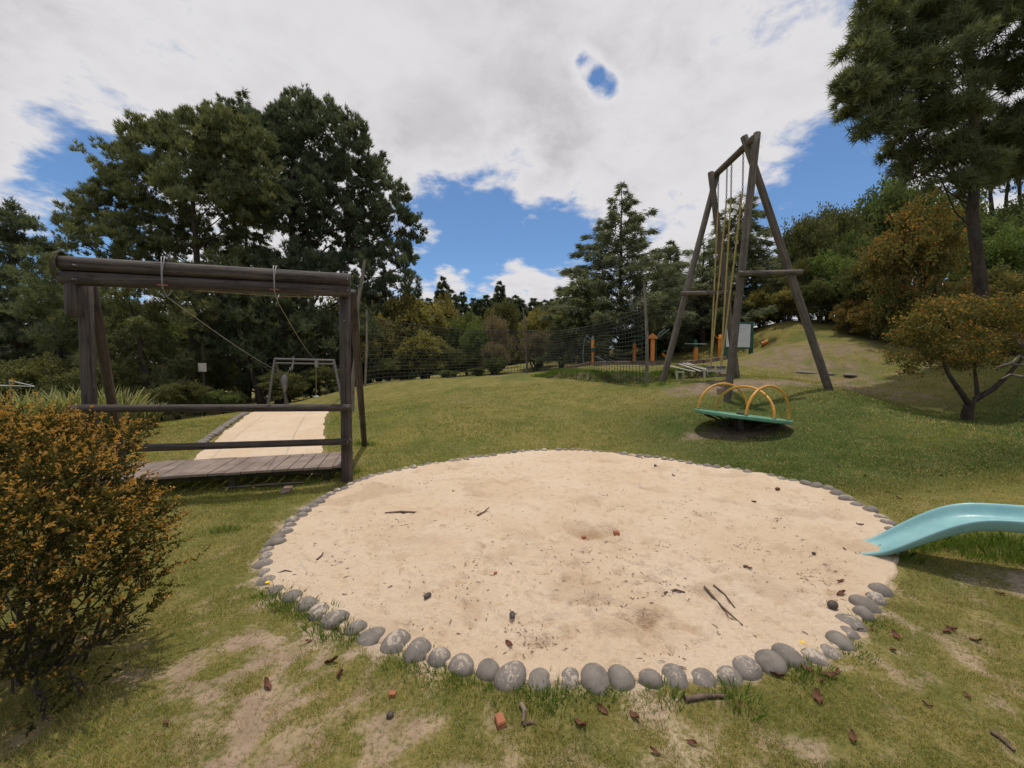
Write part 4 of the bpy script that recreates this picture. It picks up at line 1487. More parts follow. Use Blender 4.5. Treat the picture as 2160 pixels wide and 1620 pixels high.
def onf(f, z, back=0.0):
    """a point on the platform's front: f = 0 at the left post, 1 at the right post"""
    return np.array([*(PA + (PB - PA) * f + PN * back), z])


PA = P(178, 780, DL)[:2]
PB = P(729, 780, DR)[:2]
PU = nrm(PB - PA)
PN = np.array([-PU[1], PU[0]])
PL_ = np.linalg.norm(PB - PA)
zp = thing('zip_line_platform', 'dark log platform with roof beams and railings where the zip line starts', 'platform', (*(PA + PB) / 2, hz(*((PA + PB) / 2))))
zt_l, zt_r = P(150, 560, DL)[2], P(735, 594, DR)[2]
tl, tr_ = (P(140, 560, DL - .06), P(741, 594, DR + .02))
MB().log(np.array([*(PB + PN * .0), hz(*PB) - .3]), np.array([*PB, tr_[2] - .12]), .073, seed=2).build('post', M['log'], zp)
MB().log(np.array([*(PA + PN * .06), hz(*PA) - .3]), np.array([*(PA + PN * .06), P(170, 595, DL)[2]]), .068, seed=3).build('post', M['log'], zp)
sa = P(157, 600, DL - .1)
MB().log(np.array([sa[0], sa[1] - .02, P(157, 672, DL)[2]]), np.array([sa[0], sa[1] - .02, P(157, 603, DL)[2]]), .07, seed=4).build('stub_post', M['log'], zp)
n3d = np.array([*PN, 0])
MB().log(tl - n3d * .1, tr_ - n3d * .1, .083, seed=5).build('beam', M['log'], zp)
tl2, tr2 = P(142, 590, DL - .06), P(741, 616, DR + .02)
MB().log(tl2 - n3d * .1 + np.array([0, 0, .0]), tr2 - n3d * .1 - np.array([0, 0, .01]), .077, seed=6).build('beam', M['log'], zp)
# braces running back to the ground
ra = P(742, 612, DR + .12)
rb = G(770, 936)
MB().log(ra + n3d * .03, rb - np.array([0, 0, .2]), .058, seed=7, r2=.05).build('brace', M['log'], zp)
la = P(192, 600, DL + .2)
lb = np.array([-6.3, 6.5, hz(-6.3, 6.5)])
MB().log(la, lb - np.array([0, 0, .2]), .058, seed=8, r2=.055).build('brace', M['log'], zp)
# railings
MB().log(P(148, 862, DL - .14), P(741, 860, DR - .12), .047, seed=9, bev=.02).build('rail', M['log'], zp)
MB().log(P(170, 949, DL - .14), P(742, 931, DR - .12), .043, seed=10, bev=.02).build('rail', M['log'], zp)
# deck
dz = .205
dA = np.array([*(PA - PU * .15 - PN * .0), dz])
deck_len = PL_ + .06
npl = 16
pw = deck_len / npl
for i in range(npl):
    c_ = PA + PU * (-.06 + pw * (i + .5)) + PN * .47
    rr = random.Random(i)
    MB().box((c_[0], c_[1], dz - .018 + rr.uniform(-.004, .004)), pw - .009, .98 + rr.uniform(-.015, .015), .036, (PU[0], PU[1], rr.uniform(-.008, .008)), (0, 0, 1), .005).build('plank', M['plank'], zp)
for bk in (.16, .86):
    c_ = (PA + PB) / 2 + PN * bk
    MB().box((c_[0], c_[1], dz - .077), PL_ - .18, .07, .08, (*PU, 0), (0, 0, 1), .008).build('joist', M['moss_wood'], zp)
for f in (.12, .5, .9):
    for bk in (.16, .86):
        p = onf(f, 0, bk)
        MB().log((p[0], p[1], hz(p[0], p[1]) - .15), (p[0], p[1], dz - .11), .045, seed=11).build('support', M['moss_wood'], zp)
# bolts
for (px, py, d) in [(733, 589, DR - .2), (733, 612, DR - .2), (726, 676, DR - .1), (733, 859, DR - .2), (733, 932, DR - .2), (155, 559, DL - .24), (153, 588, DL - .24)]:
    p = P(px, py, d)
    MB().tube([p + n3d * .05, p - n3d * .002, p - n3d * .006], [.011, .011, .006], 8).build('bolt', M['steel'], zp)


# rope slings round the beams with red clamps
def sling(px, dpt, lab, rp):
    top = P(px, 0, dpt)
    zc = [P(px, y, dpt)[2] for y in rp]
    x, y = top[0], top[1]
    cx = np.array([x, y]) - PN * .1
    ob = MB()
    for dx in (-.016, .016):
        path = []
        for (bk, z) in ((-.1, zc[1]), (-.105, (zc[0] + zc[1]) / 2), (-.07, zc[0] - .005), (0, zc[0] + .01), (.07, zc[0] - .01), (.105, (zc[0] + zc[1]) / 2), (.1, zc[1]), (.06, zc[1] - .05), (0, zc[1] - .09), (-.06, zc[1] - .05)):
            q = cx + PN * bk + PU * (dx * (1 if z > (zc[0] + zc[1]) / 2 else .2))
            path.append(np.array([q[0], q[1], z]))
        ob.tube(path, .006, 6, False, True)
    s_ = ob.build('sling', M['cable'], zp)
    q = cx - PN * .095
    MB().box((q[0], q[1], zc[1] + .02), .1, .022, .014, (*PU, 0), (0, 0, 1), .004).build('clamp', M['red_paint'], s_)
    return np.array([cx[0], cx[1], zc[1] - .1])


c1 = sling(344, DL + .77 * 205 / 551 * .3 + .12, '', (549, 612))
fpos = lambda px: DL + (DR - DL) * ((px - 1080) / FPX * DL - (178 - 1080) / FPX * DL) / (((729 - 1080) / FPX * DR - (178 - 1080) / FPX * DL) - (px - 1080) / FPX * (DR - DL))
c2 = sling(576, fpos(576) + .02, '', (567, 620))
# coil of rope on the left beam end
ob = MB()
e0 = tl - n3d * .1
for k_ in range(3):
    pts = []
    for j in range(20):
        a = 6.2832 * j / 20
        pts.append(e0 + np.array([*PU, 0]) * (-.02 + .02 * k_) + n3d * math.cos(a) * (.094 + .006 * k_) + np.array([0, 0, -.03 + math.sin(a) * (.15 + .006 * k_)]))
    ob.tube(pts, .012, 6, False, True)
M['strap'] = mat_noise('mossy_strap', (.055, .05, .028), (.11, .098, .055), 30, .9, (1, 1, 1), None, .3, .2)
ob.build('rope_coil', M['strap'], zp)
# plank lying on the grass in front of the deck
q = G(605, 1036)
pk = MB().box(q + np.array([0, 0, .02]), .34, .1, .03, nrm(np.array([.35, -.9, .02])), (0, 0, 1), .005).build('loose_plank', M['timber'])
tag(pk, 'short brown board lying on the grass by the right platform post', 'plank')
q1, q2 = G(470, 1034), G(640, 1022)
tag(MB().tube([q1 + np.array([0, 0, .03]), (q1 + q2) / 2 + np.array([0, 0, .035]), q2 + np.array([0, 0, .03])], .012, 6).build('fallen_pole', M['pole']), 'thin pale stick lying under the front of the platform', 'stick')

# ---- far zip line frame
fz_d = 15.6
fz = thing('zip_line_end_frame', 'far grey metal frame at the end of the sand run', 'frame', ground_at(640, fz_d))
TLp, TRp = P(580, 757, fz_d), P(704, 760, fz_d)
BLp, BRp = P(562, 868, fz_d - .1), P(724, 862, fz_d - .1)
for p in (BLp, BRp):
    p[2] = hz(p[0], p[1]) - .1
MB().tube([TLp, TRp], .042, 10).build('crossbar', M['steel'], fz)
MB().tube([P(584, 766, fz_d + .25), P(701, 768, fz_d + .25)], .036, 10).build('crossbar', M['steel'], fz)
for a, b_, bx in ((TLp, BLp, 582), (TRp, BRp, 702)):
    MB().tube([a + np.array([0, 0, .03]), b_], .045, 10).build('leg', M['steel'], fz)
    p = P(bx, 766, fz_d + .25)
    e = np.array([p[0], p[1] + .9, hz(p[0], p[1] + .9) - .1])
    MB().tube([p, e], .045, 8).build('rear_leg', M['steel'], fz)
MB().tube([P(619, 752, fz_d), P(619, 765, fz_d), P(616, 780, fz_d)], .03, 8).build('hanger', M['cable'], fz)
MB().tube([P(668, 760, fz_d), P(668, 775, fz_d)], [.09, .07], 8).build('hanger', M['cable'], fz)
# the two cables
cab = MB()
e1 = P(598, 790, fz_d - .3)
e1b = P(619, 765, fz_d)
mid = lambda a, b, s, k: a + (b - a) * s - np.array([0, 0, k * 4 * s * (1 - s)])
lowp = P(572, 775, 12.6)
pts1 = [c1 + (lowp - c1) * s - np.array([0, 0, .05 * 4 * s * (1 - s)]) for s in np.linspace(0, 1, 8)] + [P(592, 786, 13.6), P(604, 789, 14.4), P(612, 778, fz_d - .4), e1b]
tag(MB().tube(pts1, .0055, 6).build('zip_line_cable', M['cable']), 'left steel cable running from the platform beam to the far frame', 'cable')
e2 = P(668, 762, fz_d)
pts2 = [c2 + (e2 - c2) * s - np.array([0, 0, .10 * 4 * s * (1 - s)]) for s in np.linspace(0, 1, 12)]
tag(MB().tube(pts2, .0055, 6).build('zip_line_cable', M['cable']), 'right steel cable running from the platform beam to the far frame', 'cable')
# thin guy wire under the beam
w1, w2 = P(390, 612, DL + .45), P(728, 630, DR + .05)
tag(MB().tube([w1, (w1 + w2) / 2 - np.array([0, 0, .015]), w2], .005, 5).build('guy_wire', M['rope_tan']), 'thin pale wire stretched just below the platform beam', 'wire')
# seats
for (px, y0, y1, d, lab) in [(600, 790, 850, 13.9, 'left'), (667, 775, 836, fz_d, 'right')]:
    if lab == 'left':
        s_ = thing('cable_trolley', 'grey trolley with chain and dangling seat on the left cable', 'trolley', P(px, y1, d))
        a = P(px, y0, d)
        z1 = P(px, 826, d)[2]
        MB().tube([a, a - np.array([0, 0, .12]), a - np.array([0, 0, .42]), np.array([a[0], a[1], z1])], [.04, .1, .085, .03], 10).build('trolley', M['steel'], s_)
        ch = MB()
        zz = z1
        i = 0
        while zz > P(px, 872, d)[2]:
            cpt = np.array([a[0], a[1], zz])
            ax = np.array([1, 0, 0]) if i % 2 else np.array([0, 1, 0])
            ch.tube([cpt + ax * .022 * math.cos(t_) + np.array([0, 0, .035 * math.sin(t_)]) for t_ in np.linspace(0, 5.5, 8)], .009, 5, False, True)
            zz -= .05
            i += 1
        ch.build('chain', M['chain'], s_)
        e = np.array([a[0], a[1], zz])
        MB().tube([e + np.array([0, 0, .03]), e, e - np.array([0, 0, .02])], [.13, .15, .14], 14).build('disc', M['concrete'], s_)
    else:
        s_ = thing('disc_swing', 'small white disc seat hanging on a rope from the far frame', 'swing', P(px, y1, d))
        MB().tube([P(px, y0, d), P(px, y1, d)], .016, 6).build('rope', M['rope_tan'], s_)
        e = P(px, y1, d)
        MB().tube([e + np.array([0, 0, .02]), e, e - np.array([0, 0, .025])], [.08, .1, .09], 14).build('disc', M['white_board'], s_)

# crooked pole and sign on the trunk
cp = [np.array([*G(743, 868)[:2], 0])]
cd = cp[0][1]
cp[0][2] = hz(cp[0][0], cd) - .2
po = MB().tube([cp[0]] + [P(x, y, cd) for x, y in ((744, 800), (749, 760), (752, 720), (756, 690), (754, 660), (757, 630), (764, 590), (769, 549))], [.06, .058, .055, .055, .055, .052, .05, .048, .042], 9, True, False, .12, 3).build('crooked_pole', M['pole'])
tag(po, 'tall crooked weathered pole beside the right platform post', 'pole')
sp_ = P(427, 775, 18.2)
sg = thing('tree_sign', 'small pale blank board nailed to a trunk behind the platform', 'sign', (sp_[0], sp_[1], hz(sp_[0], sp_[1])))
MB().box(sp_, .36, .025, .38, (1, 0, 0), (0, 0, 1), .005).build('panel', M['white_wood'], sg)
MB().tube([np.array([sp_[0], sp_[1] + .06, hz(sp_[0], sp_[1]) - .2]), np.array([sp_[0], sp_[1] + .06, sp_[2] + 1.1])], .045, 8).build('post', M['bark'], sg)
# white low railing far left
wr = thing('low_white_rail', 'low white metal rail at the far left behind the flax', 'railing', ground_at(25, 12.5))
MB().tube([P(-30, 812, 12.5), P(72, 815, 12.5)], .014, 6).build('bar', M['white_board'], wr)
MB().tube([P(20, 803, 12.5), P(72, 814, 12.5)], .01, 6).build('bar', M['white_board'], wr)
p = P(20, 802, 12.5)
MB().tube([p + np.array([0, 0, .03]), np.array([p[0], p[1], hz(p[0], p[1]) - .1])], .016, 6).build('upright', M['teal_paint'], wr)

# ------------------------------------------------------------------ ball net
post_px = [(774, 655, 769, 808, 18.0), (1104, 652, 1112, 786, 22.0), (1359, 597, 1365, 811, 12.4)]
nb = ground_at(1112, 22)
bn = thing('ball_net', 'tall dark ball-stop net on three thin wooden posts across the lawn', 'net', nb)
tops, bots = [], []
for (x0, y0, x1, y1, d) in post_px:
    tp = P(x0, y0, d)
    bt_ = ground_at(x1, d)
    tops.append(tp)
    bots.append(bt_)
    q = (tp + bt_) / 2 + np.array([.04, 0, 0])
    MB().tube([bt_ - np.array([0, 0, .3]), q, tp], [.055, .05, .042], 9, True, False, .1, 4).build('post', M['pole'], bn)


def net_panel(i, j, drop_a, drop_b, sag, cell):
    a0 = tops[i] + (bots[i] - tops[i]) * drop_a
    b0 = tops[j] + (bots[j] - tops[j]) * drop_b
    L_ = np.linalg.norm((b0 - a0)[:2])
    nu = int(L_ / cell)
    nv = 16
    g = np.zeros((nu + 1, nv + 1, 3))
    for u in range(nu + 1):
        s = u / nu
        top = a0 + (b0 - a0) * s - np.array([0, 0, sag * 4 * s * (1 - s)])
        bot = bots[i] + (bots[j] - bots[i]) * s
        bot[2] = hz(bot[0], bot[1]) + .04
        for v in range(nv + 1):
            g[u, v] = top + (bot - top) * v / nv
    ob = MB()
    for u in range(nu + 1):
        ob.tube([g[u, v] for v in range(0, nv + 1, 2)], .009, 3, False)
    for v in range(nv + 1):
        ob.tube([g[u, v] for u in range(0, nu + 1, 3)] + [g[nu, v]], .009 if v else .018, 3, False)
    return ob


M['net'] = mat_noise('dark_net_cord', (.05, .055, .05), (.085, .09, .082), 20, .85, (1, 1, 1), None, .1, .2)
net_panel(0, 1, .08, .32, .25, .19).build('net_panel', M['net'], bn)
net_panel(1, 2, .32, .27, .3, .17).build('net_panel', M['net'], bn)

# ------------------------------------------------------------------ tall swing
nd_, fd_ = 9.6, 11.6
sw_base = ground_at(1560, 10.6)
sw = thing('tall_swing', 'very tall wooden A-frame swing on the right lawn', 'swing', sw_base)


def foot(px, d):
    g_ = ground_at(px, d)
    g_[2] -= .25
    return g_


MB().log(foot(1533, nd_), P(1597, 280, nd_ - .12), .088, seed=21, r2=.08).build('leg', M['log_grey'], sw)
MB().log(foot(1758, nd_), P(1569, 287, nd_ + .12), .088, seed=22, r2=.08).build('leg', M['log_grey'], sw)
MB().log(foot(1393, fd_), P(1513, 366, fd_ + .1), .09, seed=23, r2=.08).build('leg', M['log_grey'], sw)
MB().log(foot(1557, fd_), P(1499, 363, fd_ - .12), .09, seed=24, r2=.08).build('leg', M['log_grey'], sw)
bA, bB = P(1590, 292, nd_ - .15), P(1506, 372, fd_ + .15)
MB().log(bA, bB, .085, seed=25).build('top_beam', M['log_grey'], sw)
MB().log(P(1558, 577, nd_ - .22), P(1692, 574, nd_ - .16), .062, seed=26).build('crossbar', M['log_grey'], sw)
MB().log(P(1436, 619, fd_ - .2), P(1534, 617, fd_ - .2), .06, seed=27).build('crossbar', M['log_grey'], sw)
# ropes and seats
ux = nrm((bB - bA))
for (fa, fb_, sx, sy, lab) in [(.62, .86, 1499, 766, 'farther grey seat of the tall swing, left of its twin'), (.22, .50, 1521, 766, 'nearer grey seat of the tall swing, beside the leg')]:
    r1, r2_ = bA + (bB - bA) * fa, bA + (bB - bA) * fb_
    sc_ = P(sx, sy + 8, (r1 + r2_)[1] / 2)
    seat_z = sc_[2]
    sux = nrm(np.array([.48, 1, 0]))
    ln = .4
    s_ = thing('swing_seat', lab, 'swing seat', (sc_[0], sc_[1], seat_z), 'seats hanging from the tall swing')
    for r_ in (r1, r2_):
        ch_l = .9
        top = r_ - np.array([0, 0, .09])
        MB().tube([r_ + np.array([0, 0, .1]), r_ + np.array([.1, 0, 0]), r_ - np.array([0, 0, .1]), r_ - np.array([.1, 0, 0])], .012, 6, False, True).build('shackle', M['chain'], s_)
        cm = MB()
        z_ = top[2] - .03
        i = 0
        while z_ > top[2] - ch_l:
            cpt = np.array([top[0], top[1], z_])
            ax = np.array([1, 0, 0]) if i % 2 else np.array([0, 1, 0])
            cm.tube([cpt + ax * .02 * math.cos(q) + np.array([0, 0, .04 * math.sin(q)]) for q in np.linspace(0, 5.4, 7)], .008, 4, False, True)
            z_ -= .062
            i += 1
        cm.build('chain', M['chain'], s_)
        e = sc_ + sux * (ln * .5 if r_[1] > (r1 + r2_)[1] / 2 else -ln * .5) + np.array([0, 0, .03])
        MB().tube([np.array([top[0], top[1], z_ + .05]), (np.array([top[0], top[1], z_]) + e) / 2, e], .02, 6).build('rope', M['rope_yellow'], s_)
    MB().box((sc_[0], sc_[1], seat_z), ln + .06, .22, .06, (sux[0], sux[1], 0), (0, 0, 1), .012).build('seat', M['concrete'], s_)
    for k_ in (-1, 1):
        MB().box((sc_[0] + sux[0] * k_ * ln * .42, sc_[1] + sux[1] * k_ * ln * .42, seat_z - .085), .05, .2, .11, (sux[0], sux[1], 0), (0, 0, 1), .008).build('seat_cleat', M['white_wood'], s_)

# ------------------------------------------------------------------ merry-go-round
mg = thing('merry_go_round', 'tilted green merry-go-round with three amber hoops on the lawn', 'merry-go-round', MERRY)
mr = 91 * 7.8 / FPX
tl_ = R(5.0)
mc = np.array([P(1564, 878, 7.8)[0], 7.8, P(1564, 878, 7.8)[2]])
va_ = math.atan2(MERRY[0], MERRY[1])
mx = nrm(np.array([math.cos(tl_) * math.cos(va_), -math.cos(tl_) * math.sin(va_), -math.sin(tl_)]))
mz = nrm(np.array([math.sin(tl_) * math.cos(va_) + .075 * math.sin(va_), -math.sin(tl_) * math.sin(va_) + .075 * math.cos(va_), math.cos(tl_)]))
mx = nrm(mx - mz * np.dot(mx, mz))
my = np.cross(mz, mx)


def mp(a, r, h):
    return mc + mx * r * math.cos(a) + my * r * math.sin(a) + mz * h


def disc(prof, n=48):
    ob = MB()
    vs = [mp(6.28318 * k_ / n, r, h) for r, h in prof for k_ in range(n)]
    fs = []
    for i in range(len(prof) - 1):
        for k_ in range(n):
            l = (k_ + 1) % n
            fs.append((i * n + k_, i * n + l, (i + 1) * n + l, (i + 1) * n + k_))
    ob.add(vs, fs, False)
    return ob


ob = disc([(.02, -.035), (mr - .02, -.035), (mr, -.02), (mr, .025), (mr - .012, .035), (mr - .04, .035), (mr - .05, .022), (.02, .03)])
ob.build('deck', M['green_paint'], mg)
disc([(.09, .025), (.09, .06), (.06, .075), (.005, .08)], 20).build('hub_cap', M['dark_steel'], mg)
for k_ in range(6):
    a = k_ * math.pi / 3 + .3
    MB().tube([mp(a, .08, -.36), mp(a, mr * .55, -.1), mp(a, mr * .8, -.045)], .022, 8).build('strut', M['dark_steel'], mg)
MB().tube([np.array([mc[0], mc[1], MERRY[2] - .2]), mc - np.array([0, 0, .03])], .075, 14).build('pivot', M['dark_steel'], mg)


def hoop(a0, a1, hgt, lean):
    p0, p1 = mp(a0, mr * .95, .02), mp(a1, mr * .95, .02)
    c_ = (p0 + p1) / 2
    hw = (p1 - p0) / 2
    outv = nrm(c_ - mc)
    pts = []
    for i in range(25):
        t_ = math.pi * i / 24
        pts.append(c_ - hw * math.cos(t_) + mz * hgt * math.sin(t_) ** .9 + outv * lean * math.sin(t_))
    h_ = MB().tube(pts, .024, 10).build('hoop', M['amber_paint'], mg)
    for p in (p0, p1):
        MB().tube([p - mz * .03, p + mz * .035], .034, 10).build('socket', M['green_paint'], h_)


hoop(R(172), R(82), .60, 0.0)
hoop(R(128), R(-52), .56, .0)
hoop(R(-86), R(12), .60, 0.0)

# ------------------------------------------------------------------ slide
_f, _g = G(1815, 1150), G(1824, 1172)
sl0 = np.array([(_f[0] + _g[0]) / 2, (_f[1] + _g[1]) / 2, 0])
sl0[2] = surf(*sl0[:2])
sd = nrm(np.array([.82, -.54, 0]))
sn = np.array([-sd[1], sd[0], 0])
sl = thing('slide', 'pale turquoise plastic slide with its lip resting in the sand', 'slide', (sl0[0] + sd[0] * 1.6, sl0[1] + sd[1] * 1.6, hz(sl0[0] + sd[0] * 1.6, sl0[1] + sd[1] * 1.6)))
prof = [(-.04, -.035, .034, .115), (.05, -.025, .05, .13), (.13, .015, .068, .155), (.23, .085, .085, .175), (.34, .17, .097, .185), (.46, .255, .104, .19), (.57, .315, .105, .19), (.68, .345, .105, .19), (.85, .36, .105, .19), (1.1, .38, .105, .19),
        (1.3, .44, .105, .19), (1.6, .64, .105, .19), (2.0, .98, .105, .19), (2.4, 1.31, .105, .19), (2.6, 1.4, .105, .19), (2.8, 1.42, .105, .19)]
vs, fs = [], []
cs_n = 0
for (s, z, wh, hwid) in prof:
    c_ = sl0 + sd * s + np.array([0, 0, z])
    sec = [(-hwid - .03, wh - .028), (-hwid - .034, wh - .008), (-hwid - .015, wh), (-hwid, wh - .008), (-hwid + .012, wh * .5), (-hwid + .04, .012), (-hwid * .5, .0), (hwid * .5, .0), (hwid - .04, .012), (hwid - .012, wh * .5), (hwid, wh - .008), (hwid + .015, wh), (hwid + .034, wh - .008), (hwid + .03, wh - .028),
           (hwid + .008, wh * .45 - .01), (hwid - .025, -.012), (0, -.016), (-hwid + .025, -.012), (-hwid - .008, wh * .45 - .01)]
    cs_n = len(sec)
    for a, h in sec:
        vs.append(c_ + sn * a + np.array([0, 0, h]))
for i in range(len(prof) - 1):
    for k_ in range(cs_n):
        l = (k_ + 1) % cs_n
        fs.append((i * cs_n + k_, i * cs_n + l, (i + 1) * cs_n + l, (i + 1) * cs_n + k_))
ob = MB()
ob.add(vs, fs, True)
ob.add(vs[:cs_n], [tuple(range(cs_n))])
ob.add(vs[-cs_n:], [tuple(range(cs_n))[::-1]])
ch = ob.build('chute', M['slide'], sl)
sub = ch.modifiers.new('sub', 'SUBSURF')
sub.levels = sub.render_levels = 2
for s, z in ((.98, .365), (2.72, 1.4)):
    for k_ in (-1, 1):
        c_ = sl0 + sd * s + sn * k_ * .12
        MB().log((c_[0], c_[1], hz(c_[0], c_[1]) - .2), (c_[0], c_[1], sl0[2] + z - .01), .034, seed=31).build('post', M['log'], sl)
for k_ in (-1, 1):
    c_ = sl0 + sd * 2.9 + sn * k_ * .22
    e = sl0 + sd * 3.35 + sn * k_ * .22
    MB().tube([(e[0], e[1], hz(e[0], e[1]) - .1), (c_[0], c_[1], sl0[2] + 1.35), (c_[0] - sd[0] * .2, c_[1] - sd[1] * .2, sl0[2] + 1.8)], .025, 8).build('ladder_rail', M['steel'], sl)
for i in range(5):
    k_ = .18 + .18 * i
    p = sl0 + sd * (3.35 - .45 * k_) + np.array([0, 0, 1.3 * k_])
    MB().tube([p - sn * .22, p + sn * .22], .02, 8).build('rung', M['steel'], sl)

# ------------------------------------------------------------------ exercise area
def ex_post(px, y0, d, r=.075, name='exercise_post', label='', extra=None):
    b_ = ground_at(px, d)
    t_ = thing(name, label, 'exercise machine', b_, 'orange outdoor exercise machines')
    z1 = P(px, y0, d)[2]
    MB().tube([b_ - np.array([0, 0, .15]), np.array([b_[0], b_[1], z1 - .03]), np.array([b_[0], b_[1], z1])], [r, r, r * .6], 12).build('post', M['orange_paint'], t_)
    return t_, b_, z1


EXG = 19.0
t_, b_, z1 = ex_post(1250, 716, 18.6, .075, label='leftmost orange exercise post with a thin bent bar at its top')
MB().tube([P(1250, 716, 18.6), P(1251, 708, 18.6)], [.06, .03], 10).build('cap', M['teal_paint'], t_)
MB().tube([P(1230, 770, 18.6), P(1230, 740, 18.6), P(1233, 716, 18.6), P(1239, 708, 18.6), P(1246, 716, 18.6)], .018, 6).build('bar', M['teal_paint'], t_)
MB().tube([P(1250, 752, 18.5), P(1262, 754, 18.4), P(1276, 761, 18.3)], .022, 6).build('foot_bar', M['teal_paint'], t_)
MB().box(P(1250, 737, 18.5), .17, .2, .16, bev=.01).build('collar', M['dark_green'], t_)
t_, b_, z1 = ex_post(1338, 724, 20.0, .085, label='orange exercise post with dark green board above it left of the arrow topped post')
MB().tube([P(1338, 724, 20), P(1338, 714, 20)], [.085, .05], 12).build('cap', M['dark_green'], t_)
MB().box(P(1358, 711, 20.1), 1.1, .25, .07, (1, 0, -.05), bev=.01).build('board', M['dark_green'], t_)
MB().tube([P(1352, 752, 20), P(1354, 735, 20), P(1352, 722, 20)], .03, 6).build('bar', M['dark_green'], t_)
t_, b_, z1 = ex_post(1376, 716, 18.4, .10, label='tallest orange exercise post with an arrow shaped cap')
ob = MB()
c_ = P(1376, 712, 18.4)
ob.add([c_ + np.array(q) for q in ((-.24, -.07, -.06), (.24, -.07, -.06), (.2, -.07, .03), (0, -.07, .2), (-.2, -.07, .03), (-.24, .07, -.06), (.24, .07, -.06), (.2, .07, .03), (0, .07, .2), (-.2, .07, .03))],
       [(0, 1, 2, 3, 4), (9, 8, 7, 6, 5), (0, 5, 6, 1), (1, 6, 7, 2), (2, 7, 8, 3), (3, 8, 9, 4), (4, 9, 5, 0)])
ob.build('cap', M['orange_paint'], t_)
for dx in (0, 9):
    MB().tube([P(1386 + dx * .4, 712, 18.4), P(1392 + dx, 702, 18.2), P(1403 + dx, 694, 18.1)], .024, 6).build('handle', M['teal_paint'], t_)
for dx in (-8, 8):
    MB().tube([P(1376 + dx, 716, 18.4), P(1376 + dx, 762, 18.4)], .022, 6).build('stay', M['dark_green'], t_)
b_ = ground_at(1407, 18.4)
t_ = thing('exercise_bench', 'low green exercise seat with splayed orange legs beside the arrow topped post', 'exercise machine', b_, 'orange outdoor exercise machines')
MB().tube([P(1397, 745, 18.4), P(1405, 755, 18.4), P(1414, 750, 18.4)], .06, 8).build('frame', M['orange_paint'], t_)
MB().tube([P(1413, 748, 18.4), np.array([P(1413, 766, 18.4)[0], 18.4, hz(P(1413, 766, 18.4)[0], 18.4) - .1])], .075, 10).build('leg', M['orange_paint'], t_)
MB().box(P(1408, 741, 18.4), .5, .3, .06, bev=.02).build('seat', M['dark_green'], t_)
t_, b_, z1 = ex_post(1467, 732, 20, .1, label='orange exercise post with a green cap and a long horizontal handlebar')
MB().tube([P(1467, 732, 20), P(1467, 721, 20), P(1467, 716, 20)], [.10, .09, .05], 12).build('cap', M['dark_green'], t_)
MB().tube([P(1444, 725, 19.9), P(1490, 726, 19.9)], .025, 8).build('handlebar', M['teal_paint'], t_)
MB().tube([P(1467, 760, 19.9), P(1455, 765, 19.8), P(1450, 768, 19.7)], .03, 6).build('foot_bar', M['teal_paint'], t_)
t_, b_, z1 = ex_post(1518, 706, 19.3, .085, label='orange exercise post with yellow grips behind the swing seats')
for dx in (-1, 1):
    MB().tube([P(1518, 716, 19.2), P(1518 + dx * 7, 712, 19.0), P(1518 + dx * 12, 703, 18.9)], .03, 6).build('grip', M['amber_paint'], t_)
t_, b_, z1 = ex_post(1574, 738, 20.6, .08, label='short curved orange machine half hidden behind the sign board')
MB().tube([P(1574, 738, 20.6), P(1571, 745, 20.4), P(1577, 756, 20.3)], .06, 8).build('arm', M['orange_paint'], t_)
b_ = ground_at(1612, 19.5)
t_ = thing('orange_stump', 'small tilted orange piece lying right of the sign board', 'exercise machine', b_, 'orange outdoor exercise machines')
MB().tube([b_ + np.array([-.15, 0, .03]), b_ + np.array([.12, 0, .14])], [.09, .1], 10).build('block', M['orange_paint'], t_)

# sign board
sb = thing('sign_board', 'white notice board in a dark green frame beside the tall swing', 'sign', ground_at(1560, 18))
d = 18
for px in (1529, 1583):
    p = ground_at(px, d)
    MB().box((p[0], p[1], (p[2] + P(px, 679, d)[2]) / 2 - .05), .13, .13, P(px, 679, d)[2] - p[2] + .1, bev=.012).build('post', M['dark_green'], sb)
pc = (P(1529, 683, d) + P(1581, 733, d)) / 2
MB().box(pc + np.array([0, -.085, 0]), 1.05, .03, 1.02, (1, 0, -.02), bev=.005).build('panel', M['white_board'], sb)
for zz, hh_ in ((.555, .07), (-.555, .06)):
    MB().box(pc + np.array([0, -.05, zz]), 1.2, .12, hh_, (1, 0, -.02), bev=.01).build('frame_rail', M['dark_green'], sb)
for i, (zz, ln) in enumerate(((.3, .5), (.2, .62), (.12, .3))):
    MB().box(pc + np.array([.0, -.104, zz]), ln, .006, .018, (1, 0, -.02)).build('print_line', M['print'], sb)

# timber edging
tm = thing('timber_edging', 'weathered timbers edging the exercise area', 'edging', ground_at(1330, 17.8))
for a, b_ in (((1190, 776), (1245, 773)), ((1252, 772), (1330, 771)), ((1334, 771), (1400, 772)), ((1432, 772), (1480, 768)), ((1484, 767), (1530, 765))):
    pa, pb = ground_at(a[0], 17.6), ground_at(b_[0], 17.6)
    pa[2] += .07
    pb[2] += .07
    c_ = (pa + pb) / 2
    MB().box(c_, np.linalg.norm(pb - pa), .18, .2, pb - pa, (0, 0, 1), .02).build('timber', M['timber'], tm)

